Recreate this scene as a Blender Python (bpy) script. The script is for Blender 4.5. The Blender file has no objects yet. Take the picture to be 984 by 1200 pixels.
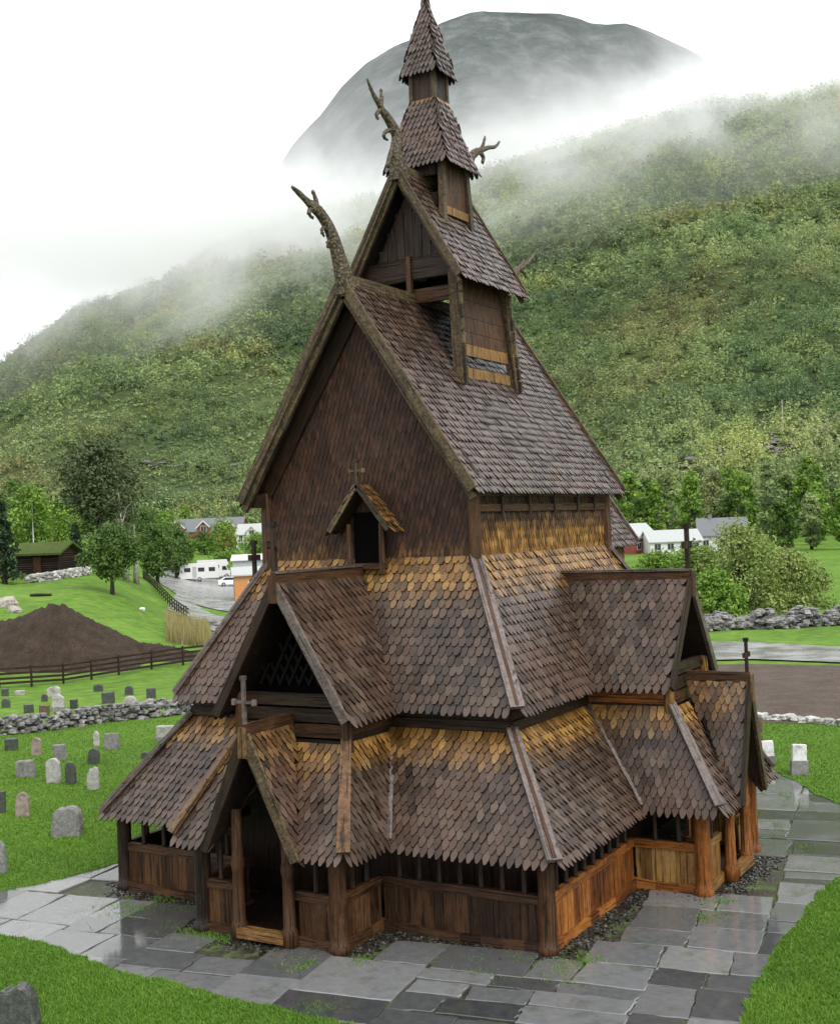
import bpy, bmesh, math, random
import numpy as np
from mathutils import Vector, Matrix, geometry
random.seed(7); RNG = np.random.default_rng(7)
sc = bpy.context.scene
COL = sc.collection
R = math.radians

# ------------------------------------------------------------------ camera
EYE = np.array((14.5756, -22.5361, 7.7899)); YAW, PITCH, ROLL, FPX = -0.5293, 0.0138, 0.0409, 1416.35
_fw = np.array([math.sin(YAW)*math.cos(PITCH), math.cos(YAW)*math.cos(PITCH), math.sin(PITCH)])
_rt = np.array([math.cos(YAW), -math.sin(YAW), 0.0]); _up = np.cross(_rt, _fw)
CR = _rt*math.cos(ROLL) - _up*math.sin(ROLL); CU = _rt*math.sin(ROLL) + _up*math.cos(ROLL)
FW = np.array([math.sin(YAW), math.cos(YAW)]); RT = np.array([math.cos(YAW), -math.sin(YAW)])   # horizontal view frame
cd = bpy.data.cameras.new('camera'); cam = bpy.data.objects.new('camera', cd); COL.objects.link(cam)
cd.sensor_fit = 'VERTICAL'; cd.sensor_height = 24; cd.lens = FPX/1200*24; cd.clip_start = 0.1; cd.clip_end = 12000
cam.matrix_world = Matrix(((CR[0], CU[0], -_fw[0], EYE[0]), (CR[1], CU[1], -_fw[1], EYE[1]), (CR[2], CU[2], -_fw[2], EYE[2]), (0, 0, 0, 1)))
sc.camera = cam
def ray(px, py): return _fw + CR*(px-492)/FPX - CU*(py-600)/FPX
def at(px, py, z=0.0):
    d = ray(px, py); return EYE + d*((z-EYE[2])/d[2])
def atv(px, py, v):
    d = ray(px, py); return EYE + d*(v/(d[0]*FW[0]+d[1]*FW[1]))
def uv(P): return float((P[0]-EYE[0])*RT[0]+(P[1]-EYE[1])*RT[1]), float((P[0]-EYE[0])*FW[0]+(P[1]-EYE[1])*FW[1])
def xy(u, v): return EYE[0]+RT[0]*u+FW[0]*v, EYE[1]+RT[1]*u+FW[1]*v
def on_x(px, py, x0=0.0):
    d = ray(px, py); return EYE + d*((x0-EYE[0])/d[0])

# ------------------------------------------------------------------ materials
class NT:
    def __init__(s, name):
        s.m = bpy.data.materials.new(name); s.m.use_nodes = True; s.t = s.m.node_tree; s.t.nodes.clear()
        s.out = s.n('ShaderNodeOutputMaterial')
    def n(s, ty, **k):
        x = s.t.nodes.new(ty)
        for a, b in k.items(): setattr(x, a, b)
        return x
    def l(s, a, b): s.t.links.new(a, b)
    def put(s, sock, val):
        if hasattr(val, 'links'): s.l(val, sock)
        elif isinstance(val, (tuple, list)) and len(val) == 3 and sock.type == 'RGBA': sock.default_value = (*val, 1)
        else: sock.default_value = val
    def math(s, op, a, b=0.0, c=0.0, clamp=False):
        x = s.n('ShaderNodeMath', operation=op, use_clamp=clamp)
        s.put(x.inputs[0], a); s.put(x.inputs[1], b); s.put(x.inputs[2], c); return x.outputs[0]
    def mix(s, f, a, b, mode='MIX'):
        x = s.n('ShaderNodeMix', data_type='RGBA', blend_type=mode)
        s.put(x.inputs[0], f); s.put(x.inputs[6], a); s.put(x.inputs[7], b); return x.outputs[2]
    def ramp(s, f, stops, interp='LINEAR'):
        x = s.n('ShaderNodeValToRGB'); x.color_ramp.interpolation = interp
        e = x.color_ramp.elements
        while len(e) < len(stops): e.new(0.5)
        for k, (p, c) in enumerate(stops):
            e[k].position = p; e[k].color = (*c, 1) if len(c) == 3 else c
        s.put(x.inputs[0], f); return x.outputs[0]
    def fr(s, f, stops, interp='LINEAR'): return s.ramp(f, [(p, (c, c, c)) for p, c in stops], interp)
    def pos(s, scale=(1, 1, 1), rot=(0, 0, 0), obj=False):
        if obj: src = s.n('ShaderNodeTexCoord').outputs['Object']
        else: src = s.n('ShaderNodeNewGeometry').outputs['Position']
        m = s.n('ShaderNodeMapping'); s.l(src, m.inputs[0]); m.inputs['Scale'].default_value = scale; m.inputs['Rotation'].default_value = rot
        return m.outputs[0]
    def noise(s, vec, scale, detail=3, rough=.55, dist=0):
        x = s.n('ShaderNodeTexNoise'); s.l(vec, x.inputs['Vector']); x.inputs['Scale'].default_value = scale
        x.inputs['Detail'].default_value = detail; x.inputs['Roughness'].default_value = rough; x.inputs['Distortion'].default_value = dist
        return x.outputs[0]
    def vor(s, vec, scale, feature='F1', out='Distance'):
        x = s.n('ShaderNodeTexVoronoi', feature=feature); s.l(vec, x.inputs['Vector']); x.inputs['Scale'].default_value = scale
        return x.outputs[out]
    def attr(s, name): return s.n('ShaderNodeAttribute', attribute_name=name).outputs['Fac']
    def island(s): return s.n('ShaderNodeNewGeometry').outputs['Random Per Island']
    def bump(s, h, strength=.5, dist=.02):
        x = s.n('ShaderNodeBump'); x.inputs['Strength'].default_value = strength; x.inputs['Distance'].default_value = dist
        s.l(h, x.inputs['Height']); return x.outputs[0]
    def bsdf(s, color, rough=.6, spec=.5, normal=None, metal=0.0, trans=None):
        b = s.n('ShaderNodeBsdfPrincipled'); s.put(b.inputs['Base Color'], color); s.put(b.inputs['Roughness'], rough)
        s.put(b.inputs['Specular IOR Level'], spec); b.inputs['Metallic'].default_value = metal
        if normal is not None: s.l(normal, b.inputs['Normal'])
        sh = b.outputs[0]
        if trans:
            t = s.n('ShaderNodeBsdfTranslucent'); s.put(t.inputs[0], color); mx = s.n('ShaderNodeMixShader'); mx.inputs[0].default_value = trans
            s.l(sh, mx.inputs[1]); s.l(t.outputs[0], mx.inputs[2]); sh = mx.outputs[0]
        s.l(sh, s.out.inputs['Surface']); return s.m

def m_shingle(name, cols, ochre, rough=.31, spec=.5, red=.7):
    t = NT(name); rnd = t.island(); p = t.pos()
    base = t.ramp(rnd, cols)
    big = t.noise(p, .9, 4, .6)
    base = t.mix(t.fr(big, [(.35, 0), (.7, .5)]), base, t.mix(.32, base, (.115, .082, .062)))
    base = t.mix(t.math('MULTIPLY', t.fr(t.noise(t.pos(), .55, 4, .65), [(.45, 0), (.62, 1)]), red), base, t.mix(.55, base, (.105, .052, .034)))
    fine = t.noise(t.pos((1, 1, .25)), 40, 3)
    tone = t.attr('tone')
    f = t.math('ADD', tone, t.math('MULTIPLY', t.math('SUBTRACT', t.math('ADD', t.math('MULTIPLY', rnd, .22), t.math('ADD', t.math('MULTIPLY', big, .6), t.math('MULTIPLY', t.noise(p, 5, 5, .7), .8))), .81), 1.05))
    f = t.math('MULTIPLY', t.fr(f, [(.10, 0), (1.05, .95)]), t.math('GREATER_THAN', tone, .02))
    och = t.ramp(t.math('ADD', t.math('MULTIPLY', rnd, .6), t.math('MULTIPLY', fine, .4)), ochre)
    c = t.mix(f, base, och)
    c = t.mix(t.fr(t.noise(p, 2.3, 4), [(.6, 0), (.8, .3)]), c, (.05, .06, .022))
    c = t.mix(t.fr(fine, [(.3, .55), (.6, 0)]), c, t.mix(1, c, (.45, .42, .4), 'MULTIPLY'))
    return t.bsdf(c, t.fr(fine, [(.2, rough-.12), (.8, rough+.2)]), spec, t.bump(fine, .5, .012))
ROOF_COLS = [(0, (.018, .0105, .0068)), (.3, (.032, .0195, .0125)), (.65, (.052, .0325, .0215)), (1, (.083, .056, .039))]
OCHRE = [(0, (.04, .017, .004)), (.35, (.13, .062, .012)), (.7, (.25, .128, .030)), (1, (.42, .26, .08))]
M_ROOF = m_shingle('weathered roof shingles', ROOF_COLS, OCHRE)
M_WALLSH = m_shingle('tarred wall shingles', [(0, (.018, .0075, .0045)), (.5, (.032, .0125, .0068)), (1, (.056, .0235, .0125))], OCHRE, .6, .22, .12)
def m_wood(name, cols, grain=(14, 14, 1.2), rough=.5, moss=.25, wet=.25):
    t = NT(name); ga = t.n('ShaderNodeAttribute', attribute_name='grain').outputs['Vector']
    def gp(sc_): m = t.n('ShaderNodeMapping'); t.l(ga, m.inputs[0]); m.inputs['Scale'].default_value = sc_; return m.outputs[0]
    n1 = t.noise(gp(grain), 1.6, 6, .7, .5); n2 = t.noise(t.pos(), 1.1, 4, .6); cr = t.noise(gp((26, 26, .7)), 1, 2, .5); n3 = t.noise(t.pos(), 7, 4, .7)
    rnd = t.island()
    f = t.math('ADD', t.math('MULTIPLY', n1, .5), t.math('ADD', t.math('ADD', t.math('MULTIPLY', n2, .25), t.math('MULTIPLY', n3, .25)), t.math('MULTIPLY', t.math('SUBTRACT', rnd, .5), .3)))
    c = t.ramp(f, [(.33+.34*k/(len(cols)-1), q) for k, q in enumerate(cols)])
    c = t.mix(t.fr(t.noise(t.pos(), 2.7, 5), [(.58, 0), (.8, moss)]), c, (.05, .06, .02))
    c = t.mix(t.fr(n1, [(.34, .8), (.46, 0)]), c, t.mix(1, c, (.3, .27, .25), 'MULTIPLY'))
    c = t.mix(t.fr(cr, [(.36, .85), (.41, 0)]), c, t.mix(1, c, (.15, .13, .12), 'MULTIPLY'))
    return t.bsdf(c, t.fr(n3, [(.3, rough-.15), (.7, rough+.15)]), wet, t.bump(t.math('ADD', n1, t.math('ADD', t.math('MULTIPLY', n3, .5), t.math('MULTIPLY', t.fr(cr, [(.36, 0), (.42, 1)]), .6))), .9, .025))
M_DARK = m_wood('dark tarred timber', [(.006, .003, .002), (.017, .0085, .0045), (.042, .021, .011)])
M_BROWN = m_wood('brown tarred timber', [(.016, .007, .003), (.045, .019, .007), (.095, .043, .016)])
M_ORANGE = m_wood('orange sun-bleached timber', [(.05, .015, .003), (.15, .048, .008), (.30, .115, .022)], moss=.15)
M_OCHRE = m_wood('ochre timber', [(.06, .028, .008), (.15, .075, .020), (.29, .17, .055)])
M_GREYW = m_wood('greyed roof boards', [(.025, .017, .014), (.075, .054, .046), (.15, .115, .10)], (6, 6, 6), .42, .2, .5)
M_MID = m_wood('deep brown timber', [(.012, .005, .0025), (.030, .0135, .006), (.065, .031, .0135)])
M_HIP = m_wood('hip boards', [(.03, .014, .006), (.09, .046, .02), (.19, .11, .05)], (6, 6, 6))
M_PALEW = m_wood('pale weathered timber', [(.16, .14, .12), (.33, .30, .26), (.5, .47, .42)], moss=.3)
M_CARVE = m_wood('mossy carved timber', [(.012, .008, .005), (.05, .034, .018), (.15, .11, .055)], (9, 9, 9), .6, .5)
def m_scales():
    t = NT('carved scales'); v = t.vor(t.pos(), 17); n = t.noise(t.pos(), 9, 5, .7); n2 = t.noise(t.pos((1, 1, .3)), 30, 3)
    c = t.ramp(t.math('ADD', t.math('MULTIPLY', v, .6), t.math('MULTIPLY', n, .5)), [(.3, (.17, .13, .07)), (.5, (.065, .047, .026)), (.72, (.014, .010, .006))])
    return t.bsdf(t.mix(t.fr(n, [(.55, 0), (.7, .5)]), c, (.06, .07, .02)), .6, .35, t.bump(t.math('ADD', t.math('MULTIPLY', v, -1.5), n2), .8, .02))
M_SCALE = m_scales()
def m_plain(name, c, rough=.6, metal=0, var=.25, scale=1.5, bump=.3):
    t = NT(name); n = t.noise(t.pos(), scale, 5, .6); n2 = t.noise(t.pos(), scale*9, 3)
    k = t.mix(t.fr(n, [(.3, var), (.7, 0)]), c, tuple(x*.55 for x in c))
    return t.bsdf(k, rough, .5, t.bump(n2, bump, .02), metal)
def m_stone(name, a, b, lichen=(.30, .30, .24), scale=6, rough=.65, isl=True):
    t = NT(name); p = t.pos(); n = t.noise(p, scale, 6, .65); f = n
    if isl: f = t.math('ADD', t.math('MULTIPLY', n, .6), t.math('MULTIPLY', t.island(), .4))
    c = t.ramp(f, [(.25, a), (.75, b)])
    c = t.mix(t.fr(t.noise(p, scale*1.7, 5, .7), [(.54, 0), (.66, .75)]), c, lichen)
    c = t.mix(t.fr(t.noise(p, scale*.45, 4), [(.5, 0), (.75, .6)]), c, (.035, .04, .022))
    return t.bsdf(c, rough, .4, t.bump(n, .8, .03))

def m_grass(name, dark, light, dry=None, wear=.0):
    t = NT(name); p = t.pos(); a = t.noise(p, .22, 5, .7); b = t.noise(p, 1.3, 5, .75); c = t.noise(p, 14, 4, .7)
    f = t.math('ADD', t.math('ADD', t.math('MULTIPLY', a, .34), t.math('MULTIPLY', b, .33)), t.math('MULTIPLY', c, .33))
    k = t.ramp(f, [(.36, dark), (.52, tuple((x+y)/2 for x, y in zip(dark, light))), (.66, light)])
    if dry: k = t.mix(t.fr(t.noise(p, .35, 5, .7), [(.55, 0), (.75, .6)]), k, dry)
    h = t.math('ADD', c, t.noise(p, 45, 2))
    return t.bsdf(k, .8, .15, t.bump(h, 1.0, .06))
M_LAWN = m_grass('lawn turf', (.055, .125, .012), (.15, .275, .03))
M_MEADOW = m_grass('meadow turf', (.060, .135, .012), (.15, .28, .025), (.13, .14, .035))
def m_leaf(name, cols, trans=.25, rough=.55, ki=.4, patch=0):
    t = NT(name); r = t.island(); tint = t.attr('tint')
    f = t.math('ADD', t.math('MULTIPLY', r, ki), t.math('MULTIPLY', tint, 1-ki))
    c = t.ramp(f, [(k/(len(cols)-1), c) for k, c in enumerate(cols)])
    if patch:   # stands of other species: brownish heath and bluish conifer patches
        c = t.mix(t.math('MULTIPLY', t.fr(t.noise(t.pos(), .011, 4, .65), [(.52, 0), (.64, 1)]), patch), c, t.mix(1, c, (1.15, .80, .85), 'MULTIPLY'))
        c = t.mix(t.math('MULTIPLY', t.fr(t.noise(t.pos((1, 1, 1), (0, 0, 1)), .016, 4, .65), [(.54, 0), (.62, 1)]), patch), c, t.mix(1, c, (.45, .58, .62), 'MULTIPLY'))
        c = t.mix(t.math('MULTIPLY', t.fr(t.noise(t.pos((1, 1, 1), (0, 1, 0)), .02, 4, .65), [(.53, 0), (.64, 1)]), patch), c, t.mix(1, c, (1.3, 1.2, 1.0), 'MULTIPLY'))
    return t.bsdf(c, rough, .25, None, 0, trans)
M_BLADE = m_leaf('grass blades', [(.045, .105, .012), (.11, .225, .022), (.20, .33, .045)], .3)
M_SPRING = m_leaf('fresh spring leaves', [(.045, .09, .012), (.095, .18, .022), (.16, .27, .035), (.23, .32, .06)])
M_MIDLEAF = m_leaf('mid green leaves', [(.03, .06, .012), (.065, .12, .022), (.11, .18, .035)])
M_PINE = m_leaf('dusky pine needles', [(.028, .045, .016), (.055, .08, .028), (.10, .125, .048)], .15)
M_SPRUCE = m_leaf('dark spruce needles', [(.008, .022, .010), (.02, .045, .018), (.04, .07, .026)], .1)
M_WILLOW = m_leaf('willow leaves', [(.075, .115, .025), (.14, .20, .045), (.23, .29, .08), (.33, .36, .14)])
M_REED = m_leaf('dry reeds', [(.16, .13, .05), (.28, .24, .10), (.38, .34, .16)])
M_FOREST = m_leaf('hillside wood', [(.085, .115, .058), (.145, .20, .085), (.21, .285, .112), (.275, .35, .135), (.34, .385, .17)], .35, .75, .12, .8)
M_BARK = m_wood('tree bark', [(.02, .015, .011), (.05, .04, .03), (.09, .075, .06)], (4, 4, 1), .8)
M_BIRCH = m_wood('pale birch bark', [(.10, .09, .08), (.25, .23, .2), (.36, .34, .31)], (4, 4, 1), .7)
M_STONES = m_stone('grey field stones', (.045, .045, .046), (.24, .235, .23), scale=3)
M_EDGE = m_plain('dark shingle edges and lattice shade', (.006, .0045, .004), .9); [n for n in M_EDGE.node_tree.nodes if n.type == 'BSDF_PRINCIPLED'][0].inputs['Specular IOR Level'].default_value = .12  # near-black shingle sides; on the porch lattice this colour paints in shade
M_VOID = m_plain('black interior shade', (.0025, .002, .002), 1.0); [n for n in M_VOID.node_tree.nodes if n.type == 'BSDF_PRINCIPLED'][0].inputs['Specular IOR Level'].default_value = .05  # near-black colour standing in for the shade inside openings

# ------------------------------------------------------------------ mesh helpers
class MB:
    def __init__(s): s.v, s.f, s.mi, s.tone, s.g = [], [], [], [], {}
    def face(s, pts, mi=0, tone=0.0):
        b = len(s.v); s.v += [tuple(float(c) for c in p) for p in pts]; s.f.append(tuple(range(b, b+len(pts)))); s.mi.append(mi); s.tone.append(tone)
    def solid(s, verts, faces, mi=0, tone=0.0):
        b = len(s.v); s.v += [tuple(float(c) for c in p) for p in verts]
        for q in faces: s.f.append(tuple(b+i for i in q)); s.mi.append(mi); s.tone.append(tone)
    def hexa(s, p, mi=0, tone=0.0):   # 8 points: bottom ring 0-3, top ring 4-7
        s.solid(p, [(3, 2, 1, 0), (4, 5, 6, 7), (0, 1, 5, 4), (1, 2, 6, 5), (2, 3, 7, 6), (3, 0, 4, 7)], mi, tone)
    def box(s, x0, x1, y0, y1, z0, z1, mi=0, tone=0.0):
        s.hexa([(x0, y0, z0), (x1, y0, z0), (x1, y1, z0), (x0, y1, z0), (x0, y0, z1), (x1, y0, z1), (x1, y1, z1), (x0, y1, z1)], mi, tone)
    def prism(s, poly, off, mi=0, tone=0.0):  # polygon (3D points) swept by vector off
        n = len(poly); off = Vector(off); A = [Vector(p) for p in poly]
        s.solid([*A, *[p+off for p in A]], [tuple(range(n-1, -1, -1)), tuple(range(n, 2*n)), *[(i, (i+1) % n, n+(i+1) % n, n+i) for i in range(n)]], mi, tone)
    def beam(s, a, b, w, h, up=(0, 0, 1), mi=0, tone=0.0, drop=0.5, w2=None, h2=None):  # box from a to b; drop .5 centres it, 0 lays it on top
        a, b = Vector(a), Vector(b); d = (b-a).normalized(); up = Vector(up); sd = d.cross(up).normalized(); u = sd.cross(d)
        P = []
        for q, W, H in ((a, w, h), (b, w2 or w, h2 or h)):
            lo, hi = -H*drop, H*(1-drop)
            P.append([q-sd*W/2+u*lo, q+sd*W/2+u*lo, q+sd*W/2+u*hi, q-sd*W/2+u*hi])
        k0 = len(s.v); s.hexa([*P[0], *P[1]], mi, tone); L = (b-a).length; ph = (a.x*3.1+a.y*1.7+a.z*2.3+b.x) % 7
        for i, (g0, g1, g2) in enumerate([(-w/2, -h/2, 0), (w/2, -h/2, 0), (w/2, h/2, 0), (-w/2, h/2, 0), (-w/2, -h/2, L), (w/2, -h/2, L), (w/2, h/2, L), (-w/2, h/2, L)]): s.g[k0+i] = (g0+ph, g1+ph, g2)
    def tube(s, pts, rad, seg=8, mi=0, tone=0.0, flat=1.0, side=None):
        pts = [Vector(p) for p in pts]; n = len(pts); b = len(s.v); run = 0.0; ph = (pts[0].x*3.1+pts[0].y*1.7) % 7
        for i, p in enumerate(pts):
            d = (pts[min(i+1, n-1)]-pts[max(i-1, 0)]).normalized()
            ref = Vector(side) if side else (Vector((0, 0, 1)) if abs(d.z) < .9 else Vector((1, 0, 0)))
            x = (ref-d*ref.dot(d)).normalized(); y = d.cross(x)
            r = rad[i] if hasattr(rad, '__len__') else rad
            run += (p-pts[max(i-1, 0)]).length
            for k in range(seg):
                a = 2*math.pi*k/seg; s.g[len(s.v)] = (math.cos(a)*r+ph, math.sin(a)*r+ph, run); s.v.append(tuple(p+x*math.cos(a)*r*flat+y*math.sin(a)*r))
        for i in range(n-1):
            for k in range(seg):
                s.f.append((b+i*seg+k, b+i*seg+(k+1) % seg, b+(i+1)*seg+(k+1) % seg, b+(i+1)*seg+k)); s.mi.append(mi); s.tone.append(tone)
        s.f.append(tuple(b+k for k in range(seg-1, -1, -1))); s.mi.append(mi); s.tone.append(tone)
        s.f.append(tuple(b+(n-1)*seg+k for k in range(seg))); s.mi.append(mi); s.tone.append(tone)
    def lathe(s, c, prof, seg=14, mi=0, tone=0.0):   # vertical lathe: prof [(r, z)]
        s.tube([(c[0], c[1], c[2]+z) for r, z in prof], [r for r, z in prof], seg, mi, tone, side=(1, 0, 0))
    def build(s, name, mats, parent=None, smooth=False):
        me = bpy.data.meshes.new(name); me.from_pydata(s.v, [], s.f)
        for m in (mats if isinstance(mats, (list, tuple)) else [mats]): me.materials.append(m)
        me.polygons.foreach_set('material_index', s.mi)
        if any(s.tone): me.attributes.new('tone', 'FLOAT', 'FACE').data.foreach_set('value', s.tone)
        me.attributes.new('grain', 'FLOAT_VECTOR', 'POINT').data.foreach_set('vector', [c for i, v in enumerate(s.v) for c in s.g.get(i, v)])
        if smooth: me.polygons.foreach_set('use_smooth', [True]*len(s.f))
        me.update(); o = bpy.data.objects.new(name, me); COL.objects.link(o)
        if parent: o.parent = parent
        return o
def tag(o, label=None, cat=None, group=None, kind=None):
    for k, v in (('label', label), ('category', cat), ('group', group), ('kind', kind)):
        if v: o[k] = v
    return o
def thing(name, label, cat, loc=(0, 0, 0), rz=0, group=None):
    o = bpy.data.objects.new(name, None); COL.objects.link(o); o.location = loc; o.rotation_euler = (0, 0, rz); o.empty_display_size = .3
    return tag(o, label, cat, group)
def npmesh(name, V, F, mat, parent=None, tint=None, smooth=False):
    V = np.asarray(V, np.float32); F = np.asarray(F, np.int32); me = bpy.data.meshes.new(name); k = F.shape[1]
    me.vertices.add(len(V)); me.vertices.foreach_set('co', V.ravel())
    me.loops.add(F.size); me.loops.foreach_set('vertex_index', F.ravel())
    me.polygons.add(len(F)); me.polygons.foreach_set('loop_start', np.arange(0, F.size, k, dtype=np.int32))
    if tint is not None: me.attributes.new('tint', 'FLOAT', 'FACE').data.foreach_set('value', np.asarray(tint, np.float32))
    if smooth: me.polygons.foreach_set('use_smooth', np.ones(len(F), bool))
    me.materials.append(mat); me.update(calc_edges=True); me.validate()
    o = bpy.data.objects.new(name, me); COL.objects.link(o)
    if parent: o.parent = parent
    return o
# ------------------------------------------------------------------ stave church
def inside(poly, x, y):
    c = False; n = len(poly); j = n-1
    for i in range(n):
        (xi, yi), (xj, yj) = poly[i], poly[j]
        if (yi > y) != (yj > y) and x < (xj-xi)*(y-yi)/(yj-yi)+xi: c = not c
        j = i
    return c
def sm(a, b, x):
    t = min(1, max(0, (x-a)/(b-a))); return t*t*(3-2*t)
def shingle_poly(mb, P, N, w=.17, e=.2, th=.027, mi=1, tone=None, round_tip=False):
    """cover the planar polygon P (its first edge is the lower edge) with overlapping pointed shingles"""
    P = [Vector(p) for p in P]; O = P[0]; S = ((P[1]-P[0]) if (P[1]-P[0]).length > .3 else (P[2]-P[3])).normalized(); N = Vector(N).normalized(); T = N.cross(S)
    if sum((p-O).dot(T) for p in P) < 0: T = -T
    q = [((p-O).dot(S), (p-O).dot(T)) for p in P]
    smin, smax = min(a for a, b in q), max(a for a, b in q); tmax = max(b for a, b in q)
    rows = int(tmax/e)+1
    for k in range(-1, rows):
        t0 = k*e - .02
        wob = random.uniform(-.03, .03)
        for j in range(-1, int((smax-smin)/w)+2):
            s0 = smin + (j+.5*(k % 2))*w + random.uniform(-.05, .05)*w
            if not inside(q, s0, max(t0+e*.55, .03)): continue
            tt = t0 + random.uniform(-.09, .09)*e + wob*e; L = e*1.85
            hw = w*random.uniform(.42, .475); sk = random.uniform(-.03, .03)*w
            lo = th*random.uniform(1.5, 2.4); hi = th*.35
            if round_tip: o = [(-.2*w, .0*e), (.2*w, .0*e), (hw, .4*e), (hw, L), (-hw, L), (-hw, .4*e)]
            else: o = [(-.13*w+sk, 0), (.13*w+sk, 0), (hw, .56*e), (hw, L), (-hw, L), (-hw, .56*e)]
            if tt+L > tmax: o = [(a, min(b, max(tmax-tt, .3*e))) for a, b in o]
            top, bot = [], []
            tl = random.uniform(-.006, .006)
            for a, b in o:
                z = lo+(hi-lo)*b/L + tl*a/hw; p = O+S*(s0+a)+T*(tt+b); top.append(p+N*(z+th*.6)); bot.append(p+N*max(z-th*.4, .001))
            tn = tone(s0, (t0+e*.5)/tmax, O+S*s0+T*(t0+e*.5)) if tone else 0.0
            mb.solid([*top, *bot], [(0, 1, 2, 3, 4, 5)], mi, tn)
            k0 = len(mb.v)-12
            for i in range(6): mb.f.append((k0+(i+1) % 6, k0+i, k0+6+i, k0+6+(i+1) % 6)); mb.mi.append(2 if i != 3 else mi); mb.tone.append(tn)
def slope(mb, P, w=.17, e=.2, tone=None, thick=.07, up=True, **k):
    V = [Vector(p) for p in P]; N = (V[1]-V[0] if (V[1]-V[0]).length > .3 else V[2]-V[3]).cross(V[2]-V[0]).normalized()
    if N.z < 0: N = -N
    mb.prism(V, -N*thick, 0)
    shingle_poly(mb, V, N, w, e, tone=tone, **k)
def wallsh(mb, P, N, w=.12, e=.16, tone=None):
    mb.prism(P, -Vector(N)*.12, 0); shingle_poly(mb, P, N, w, e, th=.014, tone=tone)
TOPGOLD = lambda s, t, p: sm(.55, .92, t)

church = thing('stave_church', 'tall dark wooden stave church with tiers of shingled roofs and dragon heads on its gables', 'church')
def part(mb, name, mats, parent=church, smooth=False): return mb.build(name, mats, parent, smooth)
RM = [M_DARK, M_ROOF, M_EDGE]
A, LN = 2.6845, 7.3343; YC = LN/2; SYC = 3.70
ZT, ZB = 8.592, 7.135
AE, OV, ZE, ZR = 2.96, .564, 8.62, 13.24

# nave walls, each face clad in its own shingles
mb = MB()
wallsh(mb, [(-A, 0, ZB-.3), (A, 0, ZB-.3), (A, 0, ZT+.15), (0, 0, ZR-.35), (-A, 0, ZT+.15)], (0, -1, 0), w=.115, e=.17, tone=lambda s, t, p: .34*sm(7.6, 7.1, p.z))
part(mb, 'nave_gable_wall', [M_DARK, M_WALLSH, M_EDGE])
mb = MB()
wallsh(mb, [(-A, LN, ZB-.3), (A, LN, ZB-.3), (A, LN, ZT+.15), (0, LN, ZR-.35), (-A, LN, ZT+.15)], (0, 1, 0), w=.16, e=.2)
part(mb, 'nave_gable_wall', [M_DARK, M_WALLSH, M_EDGE])
for sx in (1, -1):
    mb = MB(); wallsh(mb, [(sx*A, 0, ZB-.25), (sx*A, LN, ZB-.25), (sx*A, LN, ZT+.1), (sx*A, 0, ZT+.1)], (sx, 0, 0), w=.115, e=.2, tone=lambda s, t, p: sm(8.2, 7.3, p.z))
    w = part(mb, 'nave_side_wall', [M_DARK, M_WALLSH, M_EDGE])
    for z, h, dd in ((8.18, .16, .05), (8.5, .14, .06)):
        b = MB(); b.beam((sx*(A+.05), .1, z), (sx*(A+.05), LN-.1, z), dd*1.6, h); part(b, 'wall_plate', M_BROWN, w)
    for y in (1.2, 2.6, 4.0, 5.4, 6.5):
        b = MB(); b.beam((sx*(A+.06), y, 8.05), (sx*(A+.06), y, 8.6), .12, .1, (0, 1, 0)); part(b, 'wall_stud', M_DARK, w)
for sx in (1, -1):
    for y in (-.03, LN+.03):
        b = MB(); b.tube([(sx*(A+.03), y, 6.9), (sx*(A+.03), y, 8.75)], [.15, .13], 12); part(b, 'corner_post', M_BROWN)

# main roof
mb = MB()
for sx in (1, -1):
    slope(mb, [(sx*AE, -OV, ZE), (sx*AE, LN+OV, ZE), (0, LN+OV, ZR), (0, -OV, ZR)], .165, .195)
nroof = part(mb, 'nave_roof', RM)
b = MB(); b.beam((0, -OV-.06, ZR+.02), (0, LN+OV+.06, ZR+.02), .2, .22, drop=.3); part(b, 'ridge_beam', M_CARVE, nroof)
for y in (-OV-.05, LN+OV+.05):
    for sx in (1, -1):
        b = MB(); b.beam((sx*(AE+.06), y, ZE-.06), (0, y, ZR+.02), .21, .08, up=(0, -1, 0) if y < 0 else (0, 1, 0))
        b.beam((sx*(AE+.02), y+(.09 if y < 0 else -.09), ZE-.26), (0, y+(.09 if y < 0 else -.09), ZR-.26), .16, .1, up=(0, 1, 0), mi=1)
        part(b, 'bargeboard', [M_CARVE, M_CARVE], nroof)
    yw = -.05 if y < 0 else LN+.05
    for sx in (1, -1):
        b = MB(); b.beam((sx*(A+.02), yw, ZT+.17), (0, yw, ZR-.42), .42, .1, up=(0, 1, 0)); part(b, 'gable_frieze', M_DARK)
    b = MB(); b.beam((0, y, ZR-.28), (0, y, ZR+.2), .26, .16, up=(0, 1, 0), w2=.2); part(b, 'apex_board', M_SCALE, nroof)
    b = MB(); b.beam((-AE+.1, y*.5 if y < 0 else y-.3, ZE-.05), (-A+.05, y*.5 if y < 0 else y-.3, ZE-.05), .25, .3); part(b, 'eave_bracket', M_DARK, nroof)

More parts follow.
